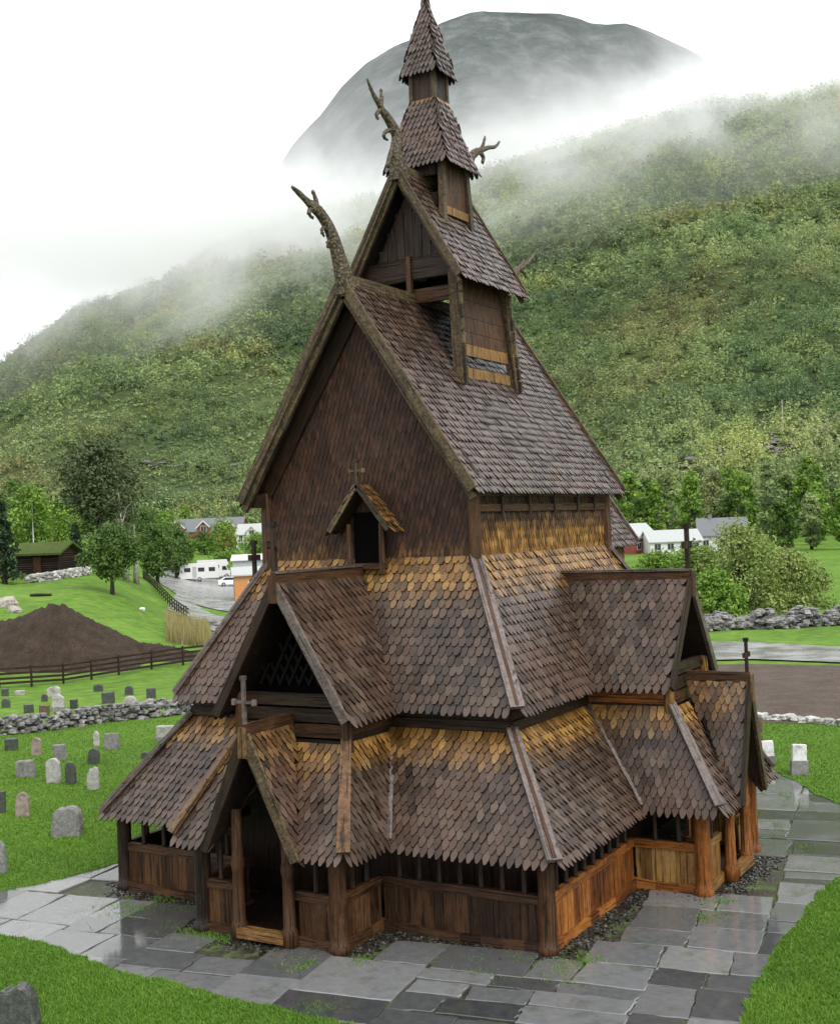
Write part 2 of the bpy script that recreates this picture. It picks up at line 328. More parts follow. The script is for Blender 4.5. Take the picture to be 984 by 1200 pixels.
# west window hood
W0 = .13
win = MB()
win.box(W0-.36, W0+.36, -.16, -.125, 7.0, 8.2); win = part(win, 'window', M_VOID)  # black slab painted as the shade of the open window
for sx in (-1, 1):
    b = MB(); b.tube([(W0+sx*.42, -.26, 6.85), (W0+sx*.42, -.26, 7.95)], [.075, .06], 10); part(b, 'window_frame', M_BROWN, win)
b = MB(); b.beam((W0-.5, -.24, 7.02), (W0+.5, -.24, 7.02), .16, .12); part(b, 'sill', M_BROWN, win)
b = MB()
for sx in (-1, 1): slope(b, [(W0+sx*.75, -.52, 7.83), (W0+sx*.75, 0, 7.83), (W0, 0, 8.78), (W0, -.52, 8.78)], .12, .15, tone=lambda s, t, p: .75, thick=.05)
for sx in (-1, 1): b.beam((W0+sx*.77, -.54, 7.80), (W0, -.54, 8.8), .12, .05, up=(0, -1, 0), mi=3)
part(b, 'hood', [M_DARK, M_ROOF, M_EDGE, M_CARVE], win)
def cross_mb(base, h, arm, ax, w=.09, zarm=.62):
    b = MB(); x, y, z = base; a = Vector(ax)
    b.beam((x, y, z-.15), (x, y, z+h), w, w, up=ax, w2=w*.9, h2=w*.9)
    c = Vector((x, y, z+h*zarm)); b.beam(c-a*arm, c+a*arm, w*.8, w*.8)
    for q in (c-a*arm, c+a*arm): b.beam(q-Vector((0, 0, w*.8)), q+Vector((0, 0, w*.8)), w*1.1, w*.9, up=ax)
    b.beam((x, y, z+h-.01), (x, y, z+h+w*1.0), w*1.5, w*1.3, up=ax)
    return b
part(cross_mb((W0, -.5, 8.8), .5, .17, (1, 0, 0), .06), 'cross', M_CARVE, win)

# aisle roof, a ring of four hipped slopes, then the aisle wall and the gallery roof below it
def ring(off, z): return [(-A-off, -off, z), (A+off, -off, z), (A+off, LN+off, z), (-A-off, LN+off, z)]
DAE, ZAE, DAW, ZAW, DLE, ZLE, DLO = 1.611, 4.266, 1.361, 3.721, 2.815, 1.755, 2.495
T0, E0 = ring(-.02, ZB+.02), ring(DAE, ZAE)
mb = MB()
for i in range(4):
    j = (i+1) % 4; slope(mb, [E0[i], E0[j], T0[j], T0[i]], .17, .21, tone=TOPGOLD, round_tip=True)
aroof = part(mb, 'aisle_roof', RM)
for i in range(4):
    b = MB(); n = Vector(E0[i])-Vector(T0[i]); b.beam(Vector(T0[i])+Vector((0, 0, .1)), Vector(E0[i])+Vector((0, 0, .05))+n*.015, .27, .09, w2=.3, drop=.2)
    b.beam(Vector(T0[i])+Vector((0, 0, .15)), Vector(E0[i])+Vector((0, 0, .10))+n*.017, .07, .06, mi=1, drop=.2); part(b, 'hip_board', [M_GREYW, M_BROWN], aroof)
mb = MB(); Wr = ring(DAW-.02, 0); Wi = ring(DAW-.14, 0)
for i in range(4):
    j = (i+1) % 4; mb.prism([Wr[i], Wr[j], Wi[j], Wi[i]], (0, 0, 4.6))
part(mb, 'aisle_wall', M_DARK)
for i in range(4):
    j = (i+1) % 4; a, c = Vector(Wr[i]), Vector(Wr[j]); d = (c-a).normalized(); n = Vector((d.y, -d.x, 0))
    for z, h, o_ in ((3.86, .2, .04), (4.14, .22, .025)):
        b = MB(); b.beam(a+n*o_+Vector((0, 0, z)), c+n*o_+Vector((0, 0, z)), .08, h); part(b, 'wall_board', M_BROWN if z > 4 else M_DARK)

WB, WBY, WQ, WQY, WZQ, WZH, WO, WOY = 1.30, 3.03, 2.03, 4.354, 1.866, 3.62, 1.62, 3.99
SB, SBX, SQ, SQX, SZQ, SZH, SO, SOX = 1.246, 3.27, 2.09, 4.47, 1.838, 3.70, 1.80, 4.02
E1, T1 = ring(DLE, ZLE), ring(DAW, ZAW)
mb = MB()
def lower(p, q, P, Q): slope(mb, [p, q, Q, P], .165, .2, tone=TOPGOLD)
(nwE, swE, seE, neE), (nwT, swT, seT, neT) = E1, T1
lower(nwE, (-WQ, nwE[1], ZLE), nwT, (-WB, nwT[1], ZAW)); lower((WQ, swE[1], ZLE), swE, (WB, swT[1], ZAW), swT)
lower(swE, (swE[0], SYC-SQ, ZLE), swT, (swT[0], SYC-SB, ZAW)); lower((seE[0], SYC+SQ, ZLE), seE, (seT[0], SYC+SB, ZAW), seT)
lower(seE, neE, seT, neT)
lower(neE, (neE[0], SYC+SQ, ZLE), neT, (neT[0], SYC+SB, ZAW)); lower((nwE[0], SYC-SQ, ZLE), nwE, (nwT[0], SYC-SB, ZAW), nwT)
groof = part(mb, 'gallery_roof', RM)
for i in range(4):
    b = MB(); n = Vector(E1[i])-Vector(T1[i]); b.beam(Vector(T1[i])+Vector((0, 0, .09)), Vector(E1[i])+Vector((0, 0, .05))+n*.015, .24, .09, w2=.3, drop=.2)
    b.beam(Vector(T1[i])+Vector((0, 0, .14)), Vector(E1[i])+Vector((0, 0, .10))+n*.017, .07, .06, mi=1, drop=.2); part(b, 'hip_board', [M_GREYW, M_BROWN], groof)

# gallery outer wall: posts, sill, plank panel, rail and small arcade columns
def post(p, h=1.98, r=.16, m=M_BROWN, parent=church):
    b = MB(); b.lathe((p[0], p[1], 0), [(r*1.25, -.08), (r*1.25, .12), (r*1.05, .15), (r, .3), (r*.97, h-.3), (r*1.15, h-.22), (r*1.0, h-.15), (r*1.2, h)], 14)
    return part(b, 'gallery_post', m, parent, True)
def parapet(a, c, mpanel, mrail, cols=.46, h=.98, sill=True):
    a, c = Vector((a[0], a[1], 0)), Vector((c[0], c[1], 0)); L = (c-a).length; d = (c-a)/L; n = Vector((d.y, -d.x, 0))
    b = MB(); x = .08
    while x < L-.1:
        w = min(random.uniform(.2, .34), L-.06-x); o_ = random.uniform(-.012, .012)
        b.hexa([a+d*x+n*(o_-.025)+Vector((0, 0, .14)), a+d*(x+w-.006)+n*(o_-.025)+Vector((0, 0, .14)), a+d*(x+w-.006)+n*(o_+.025)+Vector((0, 0, .14)), a+d*x+n*(o_+.025)+Vector((0, 0, .14)),
                a+d*x+n*(o_-.025)+Vector((0, 0, h-.1)), a+d*(x+w-.006)+n*(o_-.025)+Vector((0, 0, h-.1)), a+d*(x+w-.006)+n*(o_+.025)+Vector((0, 0, h-.1)), a+d*x+n*(o_+.025)+Vector((0, 0, h-.1))])
        x += w
    pan = part(b, 'gallery_panel', mpanel)
    b = MB(); b.beam(a+Vector((0, 0, h-.03)), c+Vector((0, 0, h-.03)), .12, .17); part(b, 'rail', mrail, pan)
    b = MB(); k = max(2, int(L/.4)); prev = None
    for i in range(k+1):   # hand-hewn sill that sags between the posts
        t = i/k; z = .10-.07*math.sin(math.pi*t)*min(1, L/3)+random.uniform(-.008, .008); q = a+(c-a)*t+Vector((0, 0, z))
        if prev is not None: b.beam(prev, q, .2, .2)
        prev = q
    part(b, 'sill_beam', mrail, pan)
    m = max(1, round(L/cols))
    for i in range(1, m):
        q = a+(c-a)*(i/m); b = MB(); b.lathe((q.x, q.y, 0), [(.065, h+.04), (.05, h+.1), (.045, 1.7), (.07, 1.8), (.075, 2.12)], 8); part(b, 'arcade_column', M_DARK, pan, True)
    b = MB(); b.beam(a+Vector((0, 0, 2.03)), c+Vector((0, 0, 2.03)), .14, .16); part(b, 'eave_beam', M_DARK, pan)
XO, Y0, Y1 = A+DLO, -DLO, LN+DLO
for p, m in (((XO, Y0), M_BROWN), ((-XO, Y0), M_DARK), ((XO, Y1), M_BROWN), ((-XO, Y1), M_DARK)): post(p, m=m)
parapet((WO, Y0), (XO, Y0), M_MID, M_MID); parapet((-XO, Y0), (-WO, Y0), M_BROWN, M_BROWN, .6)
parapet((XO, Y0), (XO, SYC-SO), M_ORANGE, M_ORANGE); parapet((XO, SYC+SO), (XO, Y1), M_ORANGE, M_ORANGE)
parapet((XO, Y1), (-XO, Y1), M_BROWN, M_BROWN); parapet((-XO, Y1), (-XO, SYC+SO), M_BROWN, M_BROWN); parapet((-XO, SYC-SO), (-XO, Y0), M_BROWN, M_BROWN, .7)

# porches on the west, south and north sides, described in (along, outward, up)
def porch(org, U, Nn, q, name, mcor, mpan):
    hp, ly, ze, zr, hb, lby, zh, hq, lqy, zq, ho, loy, gx, gz, gb, gze, pin = q
    P = lambda a, b, z: (org[0]+a*U[0]+b*Nn[0], org[1]+a*U[1]+b*Nn[1], z)
    Uv, Nv = Vector((*U, 0)), Vector((*Nn, 0))
    # upper gabled roof
    mb = MB()
    for s in (1, -1): slope(mb, [P(s*hp, ly, ze), P(s*hp, 1.45, ze), P(0, .02, zr), P(0, ly, zr)], .18, .23)
    up = part(mb, 'porch_roof', RM)
    b = MB(); b.beam(P(0, ly+.08, zr-.02), P(0, .05, zr-.02), .1, .34, drop=.22); b.beam(P(0, ly+.05, zr+.24), P(0, .05, zr+.24), .16, .05, mi=1); part(b, 'ridge_board', [M_BROWN, M_GREYW], up)
    for s in (1, -1):
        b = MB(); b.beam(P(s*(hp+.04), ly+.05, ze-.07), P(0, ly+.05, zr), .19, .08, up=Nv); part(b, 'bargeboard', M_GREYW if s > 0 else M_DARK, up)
    b = MB(); b.beam(P(0, ly+.11, zr-.36), P(0, ly+.11, zr+.2), .2, .05, up=Nv, w2=.15); part(b, 'apex_board', M_BROWN, up)
    part(cross_mb(P(0, ly, zr+.2), .95, .17, Uv, .1), 'cross', M_DARK, up)
    # gable and band walls
    b = MB(); b.prism([P(-hb, lby-.45, ze+.1), P(hb, lby-.45, ze+.1), P(0, lby-.45, zr-.25)], Nv*-.05); gw = part(b, 'porch_gable', M_VOID)  # black panel, the deep shade inside the gable put into its colour
    k = (zr-.3-ze-.35)/(hp-.05)
    b = MB()
    for r in range(3):   # two crossing rows of curved lattice slats
        z0 = ze+.5+r*.42; z1 = z0+.42; half = max(.05, (zr-.35-z0)/k*.72)
        m = max(1, int(half/.2))
        for i in range(-m, m):
            x0 = half*i/m; x1 = half*(i+1)/m
            if abs((x0+x1)/2) < (zr-.5-z1)/k:
                b.beam(P(x0, lby-.3, z0), P(x1, lby-.3, z1), .055, .055, up=Nv); b.beam(P(x1, lby-.35, z0), P(x0, lby-.35, z1), .055, .055, up=Nv)
    part(b, 'lattice', M_EDGE, gw)  # slats coloured near black to stand for shade under the overhang
    for i, (z, h) in enumerate(((3.56, .3), (3.88, .28), (4.18, .28), (4.48, .26))):
        b = MB(); w_ = hb-.03-(.12 if i == 3 else 0); b.beam(P(-w_, lby-.1, z), P(w_, lby-.1, z), .1+.02*(i % 2), h-.015); part(b, 'gable_beam', M_DARK if i != 1 else M_BROWN, gw)
    for s in (1, -1):
        b = MB(); b.hexa([P(s*hb, 1.3, 3.2), P(s*hb, lby, 3.2), P(s*(hb-.1), lby, 3.2), P(s*(hb-.1), 1.3, 3.2), P(s*hb, 1.3, 4.5), P(s*hb, lby, 4.5), P(s*(hb-.1), lby, 4.5), P(s*(hb-.1), 1.3, 4.5)])
        b.beam(P(s*(hb+.02), 1.3, 3.95), P(s*(hb+.02), lby-.06, 3.95), .06, .26, mi=1); part(b, 'porch_side_wall', [M_DARK, mcor])
        b = MB(); b.tube([P(s*hb, lby-.02, 3.4), P(s*hb, lby-.02, 4.6)], [.13, .1], 10); part(b, 'corner_post', M_OCHRE if pin else M_BROWN)
    # skirt roof with hips, open in the middle for the portal
    mb = MB(); zc = gze+.1
    for s in (1, -1):
        slope(mb, [P(s*hq, lqy, zq), P(s*gb*.95, lqy, zq), P(0, lby+.03, zh), P(s*hb, lby, zh)], .16, .2, tone=TOPGOLD)
        slope(mb, [P(s*hq, lqy, zq), P(s*hq, 2.77, zq-.03), P(s*hb, DAW, zh+.03), P(s*hb, lby, zh)], .16, .2, tone=TOPGOLD)
    sk = part(mb, 'skirt_roof', RM)
    for s in (1, -1):
        a, c = Vector(P(s*hb, lby, zh+.14)), Vector(P(s*(hq+.02), lqy+.02, zq+.09)); b = MB(); b.beam(a, c, .2, .08, w2=.26, drop=.2); part(b, 'hip_board', M_HIP if name == 'west' else M_GREYW, sk)
        a, c = Vector(P(s*hb, DAW+.02, zh+.10)), Vector(P(s*(hq+.02), 2.9, zq+.0)); b = MB(); b.beam(a, c, .16, .05, w2=.2); part(b, 'valley_board', M_GREYW, sk)
    # portal hood
    mb = MB()
    for s in (1, -1): slope(mb, [P(s*gb, gx, gze), P(s*gb, min(lqy-.02, gx-.15), gze), P(0, lby-.02, gz), P(0, gx, gz)], .15, .19, tone=lambda s_, t, p: .5*sm(.45, 1, t))
    hd = part(mb, 'portal_hood', RM)
    b = MB(); b.beam(P(0, gx+.05, gz), P(0, lby, gz), .12, .26, drop=.2); part(b, 'ridge_board', M_BROWN, hd)
    for s in (1, -1):
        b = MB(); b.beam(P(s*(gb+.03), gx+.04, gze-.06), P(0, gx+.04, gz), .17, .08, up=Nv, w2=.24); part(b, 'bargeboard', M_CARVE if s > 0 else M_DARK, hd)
    b = MB(); b.beam(P(0, gx+.1, gz-.42), P(0, gx+.1, gz+.16), .2, .05, up=Nv, w2=.15); part(b, 'apex_board', M_HIP, hd)
    part(cross_mb(P(0, gx, gz+.1), .95 if name == 'west' else .78, .24 if name == 'west' else .15, Uv, .07, .55 if name == 'west' else .62), 'cross', M_GREYW if name == 'west' else M_DARK, hd)
    # portal and corner posts, threshold, panels
    py_ = gx-.36
    for s in (1, -1):
        b = MB(); p = P(s*.60, py_, 0); b.lathe((p[0], p[1], 0), [(.16, -.05), (.16, .3), (.12, .36), (.11, 1.3), (.14, 1.45), (.11, 1.6), (.1, 2.5)], 12); part(b, 'portal_post', mcor, church, True)
        p = P(s*ho, loy, 0); post((p[0], p[1]), r=.17, m=mcor if s > 0 or name != 'west' else M_DARK)
        p2 = P(s*.66, loy, 0); parapet((p2[0], p2[1]), (p[0], p[1]), mpan, mpan, .5)
        p3 = P(s*ho, DLO, 0); parapet((p[0], p[1]), (p3[0], p3[1]), mcor if name == 'west' else mpan, mcor, .5)
    b = MB(); b.beam(P(-.55, py_+.06, .16), P(.55, py_+.06, .16), .24, .18); part(b, 'threshold', M_OCHRE)
    b = MB()
    for i in range(4):
        x = -.48+i*.24; b.hexa([P(x, DAW+.03, .2), P(x+.235, DAW+.03, .2), P(x+.235, DAW+.08, .2), P(x, DAW+.08, .2), P(x, DAW+.03, 2.1), P(x+.235, DAW+.03, 2.1), P(x+.235, DAW+.08, 2.1), P(x, DAW+.08, 2.1)])
    dr = part(b, 'door', M_DARK)
    b = MB(); p = P(.3, DAW+.12, 1.1); b.lathe((p[0], p[1], 1.02), [(.0, 0), (.05, .03), (.06, .08), (.05, .13), (0, .16)], 8); part(b, 'door_knob', M_BROWN, dr)
    b = MB(); b.hexa([P(-ho, DAW, .02), P(ho, DAW, .02), P(ho, loy-.05, .02), P(-ho, loy-.05, .02), P(-ho, DAW, .12), P(ho, DAW, .12), P(ho, loy-.05, .12), P(-ho, loy-.05, .12)]); part(b, 'porch_floor', M_DARK)
WQV = (1.544, 3.394, 4.236, 6.80, WB, WBY, WZH, WQ, WQY, WZQ, WO, WOY, 4.5, 4.02, 1.05, 1.80, False)
SQV = (1.54, 3.387, 4.25, 6.40, SB, SBX, SZH, SQ, SQX, SZQ, SO, SOX, 4.60, 4.18, .90, 1.74, True)
porch((0, 0), (1, 0), (0, -1), WQV, 'west', M_BROWN, M_BROWN)
porch((A, SYC), (0, 1), (1, 0), SQV, 'south', M_ORANGE, M_OCHRE)
porch((-A, SYC), (0, -1), (-1, 0), SQV, 'north', M_BROWN, M_BROWN)

# chancel behind the nave
mb = MB(); CH = 1.75
for s in (1, -1): slope(mb, [(s*2.0, LN, 7.2), (s*2.0, 11.4, 7.2), (0, 11.4, 10.2), (0, LN, 10.2)], .17, .2)
croof = part(mb, 'chancel_roof', RM)
part(cross_mb((0, 11.4, 10.1), 1.25, .2, (1, 0, 0), .1), 'cross', M_DARK, croof)
for s in (1, -1):
    b = MB(); b.beam((s*2.05, 11.44, 7.14), (0, 11.44, 10.22), .22, .08, up=(0, 1, 0)); part(b, 'bargeboard', M_GREYW, croof)
mb = MB()
for s in (1, -1): wallsh(mb, [(s*CH, LN+.2, 4.6), (s*CH, 11.1, 4.6), (s*CH, 11.1, 7.5), (s*CH, LN+.2, 7.5)], (s, 0, 0), tone=lambda s_, t, p: .03+.9*sm(7.3, 6.6, p.z))
wallsh(mb, [(-CH, 11.1, 0), (CH, 11.1, 0), (CH, 11.1, 7.4), (0, 11.1, 9.9), (-CH, 11.1, 7.4)], (0, 1, 0), .16, .2)
part(mb, 'chancel_wall', [M_DARK, M_WALLSH, M_EDGE])
mb = MB(); CT, CE = 1.8, 3.0
for s in (1, -1): slope(mb, [(s*CE, LN+DAW, 3.4), (s*CE, 12.3, 3.4), (s*CT, 11.2, 5.0), (s*CT, LN+.5, 5.0)], .17, .2, tone=TOPGOLD)
slope(mb, [(CE, 12.3, 3.4), (-CE, 12.3, 3.4), (-CT, 11.2, 5.0), (CT, 11.2, 5.0)], .17, .2, tone=TOPGOLD)
part(mb, 'chancel_aisle_roof', RM)
mb = MB(); mb.box(-2.7, 2.7, LN+DLO+.2, 12.0, 0, 3.6); part(mb, 'chancel_aisle_wall', M_BROWN)

# belfry turret riding on the main ridge, in three stages
ZTR, ZTE, TE, TRO = 16.305, 13.651, 1.5548, 1.7299
mz = lambda x: ZR+(ZE-ZR)*abs(x)/AE
mb = MB()
for s in (1, -1): slope(mb, [(s*TE, YC-TRO, ZTE), (s*TE, YC+TRO, ZTE), (0, YC+TRO, ZTR), (0, YC-TRO, ZTR)], .16, .2)
t1r = part(mb, 'belfry_roof', RM)
b = MB(); b.beam((0, YC-TRO-.05, ZTR+.02), (0, YC+TRO+.05, ZTR+.02), .17, .18, drop=.3); part(b, 'ridge_beam', M_CARVE, t1r)
for y, d in ((YC-TRO-.04, -1), (YC+TRO+.04, 1)):
    for s in (1, -1):
        b = MB(); b.beam((s*(TE+.04), y, ZTE-.05), (0, y, ZTR+.02), .17, .07, up=(0, d, 0)); b.beam((s*(TE-.02), y-d*.08, ZTE-.22), (0, y-d*.08, ZTR-.2), .12, .08, up=(0, d, 0), mi=1); part(b, 'bargeboard', [M_CARVE, M_CARVE], t1r)
for y in (YC-TRO-.06, YC+TRO+.06):
    b = MB(); b.beam((0, y, ZTR-.26), (0, y, ZTR+.16), .22, .14, up=(0, 1, 0), w2=.18); part(b, 'apex_board', M_SCALE, t1r)
TA, TB_, TY = 1.16, 1.34, 1.25
for s in (1, -1):
    for d in (1, -1):
        xt, xb = s*TA, s*TB_; yt, yb = YC+d*TY, YC+d*TY*TB_/TA
        b = MB(); n = 7
        b.beam((xt, yt, 13.9), (xb, yb, mz(xb)-.05), .2, .22, up=(s, 0, 0), w2=.26)
        for i in range(9):   # carved scallops along the outer edge of the leg
            t = (i+.5)/9; q = Vector((xt, yt, 13.9)).lerp(Vector((xb, yb, mz(xb)-.05)), t)
            b.beam(q+Vector((s*.10, d*.02, .13)), q+Vector((s*.135, d*.02, -.13)), .18, .09, up=(0, d, 0), w2=.1)
        part(b, 'belfry_post', M_CARVE)
for s in (1, -1):   # plank sides with a slot above the sill
    def sp(y, z, o=0): t = (13.9-z)/(13.9-mz(TB_)); return (s*(TA+(TB_-TA)*t-.03+o), YC+(y*(1+t*.11)), z)
    zlist = [(13.8, 13.2, M_BROWN), (13.19, 12.78, M_BROWN), (12.77, 12.42, M_BROWN), (12.41, 12.13, M_BROWN), (12.12, 11.84, M_OCHRE), (11.55, 11.2, M_OCHRE)]
    for z1, z0, m in (zlist if s > 0 else zlist[1:]):
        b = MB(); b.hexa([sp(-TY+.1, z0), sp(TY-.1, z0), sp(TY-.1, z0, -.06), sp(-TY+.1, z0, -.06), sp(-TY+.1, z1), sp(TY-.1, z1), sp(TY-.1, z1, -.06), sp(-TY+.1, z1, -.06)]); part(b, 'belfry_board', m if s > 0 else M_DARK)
for d in (1, -1):
    y = YC+d*(TY-.02)
    b = MB(); b.prism([(-TA-.1, y, 13.75), (TA+.1, y, 13.75), (0, y, ZTR-.35)], (0, -d*.08, 0)); gb_ = part(b, 'belfry_gable', M_DARK)
    b = MB(); b.beam((-TA-.1, y+d*.05, 14.0), (TA+.1, y+d*.05, 14.0), .1, .5); part(b, 'gable_beam', M_DARK, gb_)
    for i in range(-4, 5):
        b = MB(); hh = ZTR-.5-abs(i*.24)*1.75
        if hh > 14.35: b.beam((i*.24, y+d*.03, 14.27), (i*.24, y+d*.03, hh), .225, .05+.02*(i % 2), up=(0, 1, 0)); part(b, 'gable_board', M_DARK, gb_)
    b = MB(); b.beam((-TA, y-d*.06, 13.35), (TA, y-d*.06, 13.35), .12, .34); part(b, 'gable_beam', M_BROWN, gb_)
    b = MB(); b.beam((0, y+d*.1, 13.0), (0, y+d*.1, 14.3), .12, .12, up=(1, 0, 0)); part(b, 'stud', M_BROWN, gb_)
# second stage
T2, E2, ZE2, M2, ZM2 = .60, .83, 16.70, .325, 18.35
def pyr(mb, e, ze, m, zm, w, ee, tone=None, apex=False):
    Q = [(-1, -1), (1, -1), (1, 1), (-1, 1)]
    for i in range(4):
        a, c = Q[i], Q[(i+1) % 4]; eb = [(a[0]*e, YC+a[1]*e, ze), (c[0]*e, YC+c[1]*e, ze)]
        tp = [(0, YC, zm)] if apex else [(c[0]*m, YC+c[1]*m, zm), (a[0]*m, YC+a[1]*m, zm)]
        slope(mb, eb+tp, w, ee, tone=tone, thick=.04)
mb = MB(); pyr(mb, E2, ZE2, .62, 17.3, .13, .17); pyr(mb, .64, 17.26, M2, ZM2, .13, .17, tone=lambda s, t, p: .8*sm(.75, 1, t))
part(mb, 'upper_belfry_roof', RM)
tz = lambda x: ZTR+(ZTE-ZTR)*abs(x)/TE
for s in (1, -1):
    for d in (1, -1):
        b = MB(); b.beam((s*T2, YC+d*T2, 16.75), (s*(T2+.05), YC+d*(T2+.1), tz(T2)-.1), .14, .14, up=(s, 0, 0), w2=.18); part(b, 'upper_belfry_post', M_CARVE)
for s in (1, -1):
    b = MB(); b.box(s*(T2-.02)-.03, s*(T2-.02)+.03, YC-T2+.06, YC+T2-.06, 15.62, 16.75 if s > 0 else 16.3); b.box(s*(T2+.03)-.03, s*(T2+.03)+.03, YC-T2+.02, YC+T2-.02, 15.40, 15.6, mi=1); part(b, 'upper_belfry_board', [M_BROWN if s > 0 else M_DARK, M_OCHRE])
    b = MB(); b.box(-T2+.06, T2-.06, YC+s*(T2-.02)-.03, YC+s*(T2-.02)+.03, 16.38, 16.75); b.box(-T2+.06, T2-.06, YC+s*(T2-.02)-.03, YC+s*(T2-.02)+.03, 15.3, 15.95); part(b, 'upper_belfry_board', M_DARK)
# third stage and spire
mb = MB(); T3 = .315
for s in (1, -1):
    mb.box(s*T3-.02, s*T3+.02, YC-T3, YC+T3, 18.2, 19.2); mb.box(-T3, T3, YC+s*T3-.02, YC+s*T3+.02, 18.2, 19.2)
lan = part(mb, 'lantern', M_DARK)
for s in (1, -1):
    for d in (1, -1):
        b = MB(); b.beam((s*T3, YC+d*T3, 18.2), (s*T3, YC+d*T3, 19.15), .1, .1, up=(1, 0, 0)); part(b, 'corner_post', M_CARVE, lan)
mb = MB(); pyr(mb, .475, 19.08, .30, 19.75, .12, .16); pyr(mb, .315, 19.72, 0.0, 21.05, .11, .15, apex=True)
sp_ = part(mb, 'spire', RM)
b = MB(); b.tube([(0, YC, 20.7), (0, YC, 21.25)], [.07, .03], 8); part(b, 'finial', M_CARVE, sp_)

# dragon heads: carved necks that sweep up off the ridge ends
def dragon(parent, neck, rad, prongs, x0=0.0):
    b = MB(); pts = [on_x(px, py, x0) for px, py in neck]
    def fine(P, r, k=4):
        P = [Vector(p) for p in P]; o, q = [], []
        for i in range(len(P)-1):
            p0, p1, p2, p3 = P[max(i-1, 0)], P[i], P[i+1], P[min(i+2, len(P)-1)]
            for j in range(k):
                t = j/k; o.append(.5*((2*p1)+(p2-p0)*t+(2*p0-5*p1+4*p2-p3)*t*t+(-p0+3*p1-3*p2+p3)*t**3)); q.append(r[i]+(r[i+1]-r[i])*t)
        return o+[P[-1]], q+[r[-1]]
    o, q = fine(pts, rad); b.tube(o, q, 10, side=(1, 0, 0), flat=.62)
    for i in range(2, len(o)-2):     # scalloped crest down the back and carved bands
        t = (o[i+1]-o[i-1]).normalized(); s = t.cross(Vector((1, 0, 0))); s = s if s.y > 0 else -s
        b.tube([o[i]+s*q[i]*.8, o[i]+s*q[i]*1.13+t*.02], [q[i]*.26, q[i]*.12], 6)
    dr = part(b, 'dragon_head', M_SCALE, parent, True)
    for P, r in prongs:
        c = MB(); o, q = fine([on_x(px, py, x0) for px, py in P], r, 3); c.tube(o, q, 8, side=(1, 0, 0), flat=.7)
        for k in range(1, len(o)-1, 2): c.tube([o[k]-Vector((.04, 0, 0)), o[k]+Vector((.04, 0, 0))], q[k]*.6, 6)
        for v in c.v: b.v.append(v)
    # the horns, jaws and tongue belong to the head: same mesh
        base = len(b.v)-len(c.v)
        for f in c.f: b.f.append(tuple(base+i for i in f)); b.mi.append(0); b.tone.append(0)
    me = dr.data; me.clear_geometry(); me.from_pydata(b.v, [], b.f); (me.attributes.get('grain') or me.attributes.new('grain', 'FLOAT_VECTOR', 'POINT')).data.foreach_set('vector', [c*1.0 for v in b.v for c in v]); me.polygons.foreach_set('use_smooth', [True]*len(b.f)); me.update()
    return dr
dragon(nroof, [(407, 345), (402, 322), (396, 298), (387, 270), (375, 250), (364, 240)], [.30, .27, .21, .17, .15, .12],
       [([(366, 242), (357, 233), (350, 226), (342, 219)], [.11, .075, .07, .035]), ([(371, 246), (370, 234), (366, 223)], [.10, .06, .035]),
        ([(386, 268), (380, 266), (377, 271), (380, 277)], [.06, .05, .04, .03]), ([(365, 243), (362, 250), (367, 256)], [.08, .05, .03]), ([(390, 282), (384, 284), (385, 291)], [.05, .04, .03])])
dragon(t1r, [(478, 222), (470, 205), (464, 180), (465, 160), (457, 143), (449, 131)], [.26, .24, .2, .18, .15, .11],
       [([(451, 135), (444, 122), (437, 110), (430, 92)], [.11, .08, .06, .03]), ([(446, 126), (447, 114), (446, 104)], [.09, .055, .03]),
        ([(447, 128), (441, 134), (443, 140)], [.07, .05, .03]), ([(458, 152), (451, 155), (450, 161), (454, 164)], [.06, .05, .045, .03]), ([(462, 170), (456, 185), (454, 196)], [.09, .07, .05])])
dragon(t1r, [(549, 196), (551, 188), (554, 181), (560, 177)], [.2, .15, .12, .1],
       [([(558, 179), (565, 172), (568, 160)], [.08, .06, .03]), ([(562, 177), (572, 173), (580, 172), (585, 166)], [.08, .06, .05, .03]), ([(562, 178), (566, 184), (565, 191)], [.08, .07, .05])])
dragon(nroof, [(590, 372), (594, 350), (598, 328), (606, 317)], [.26, .2, .15, .12],
       [([(604, 318), (612, 310), (614, 299)], [.09, .07, .03]), ([(608, 316), (618, 308), (630, 293)], [.09, .07, .03]), ([(609, 315), (614, 320), (616, 326)], [.08, .06, .04])])
# ------------------------------------------------------------------ terrain
def vnoise(x, y, seed=0):
    xi, yi = np.floor(x).astype(np.int64), np.floor(y).astype(np.int64); fx, fy = x-xi, y-yi
    fx, fy = fx*fx*(3-2*fx), fy*fy*(3-2*fy)
    def h(i, j):
        n = (i*374761393 + j*668265263 + seed*144665) & 0xffffffff; n = ((n ^ (n >> 13))*1274126177) & 0xffffffff
        return ((n ^ (n >> 16)) & 0xffff)/65535.0
    a, b, c, d = h(xi, yi), h(xi+1, yi), h(xi, yi+1), h(xi+1, yi+1)
    return (a*(1-fx)+b*fx)*(1-fy)+(c*(1-fx)+d*fx)*fy
def fbm(x, y, o=4, seed=0):
    s, a, t = 0, 1, 0
    for k in range(o): s = s+a*vnoise(x*2**k, y*2**k, seed+k); t += a; a *= .5
    return s/t*2-1
CTRL = [(0, 790, 71, 0), (110, 783, 73, 0), (215, 775, 76, 0)]          # (pixel, pixel, depth, height or None)
CP = []
for s in (-.6, -.4, -.2, 0, .2, .4, .6):
    for v in (10, 25, 45, 62): CP.append((s, v, 0.0))
for px, py, v in ((0, 700, 100), (60, 690, 112), (100, 690, 108), (150, 703, 108), (55, 672, 128), (10, 685, 122), (185, 712, 120), (120, 668, 140)):
    P = atv(px, py, v); u, w = uv(P); CP.append((u/w, w, P[2]))
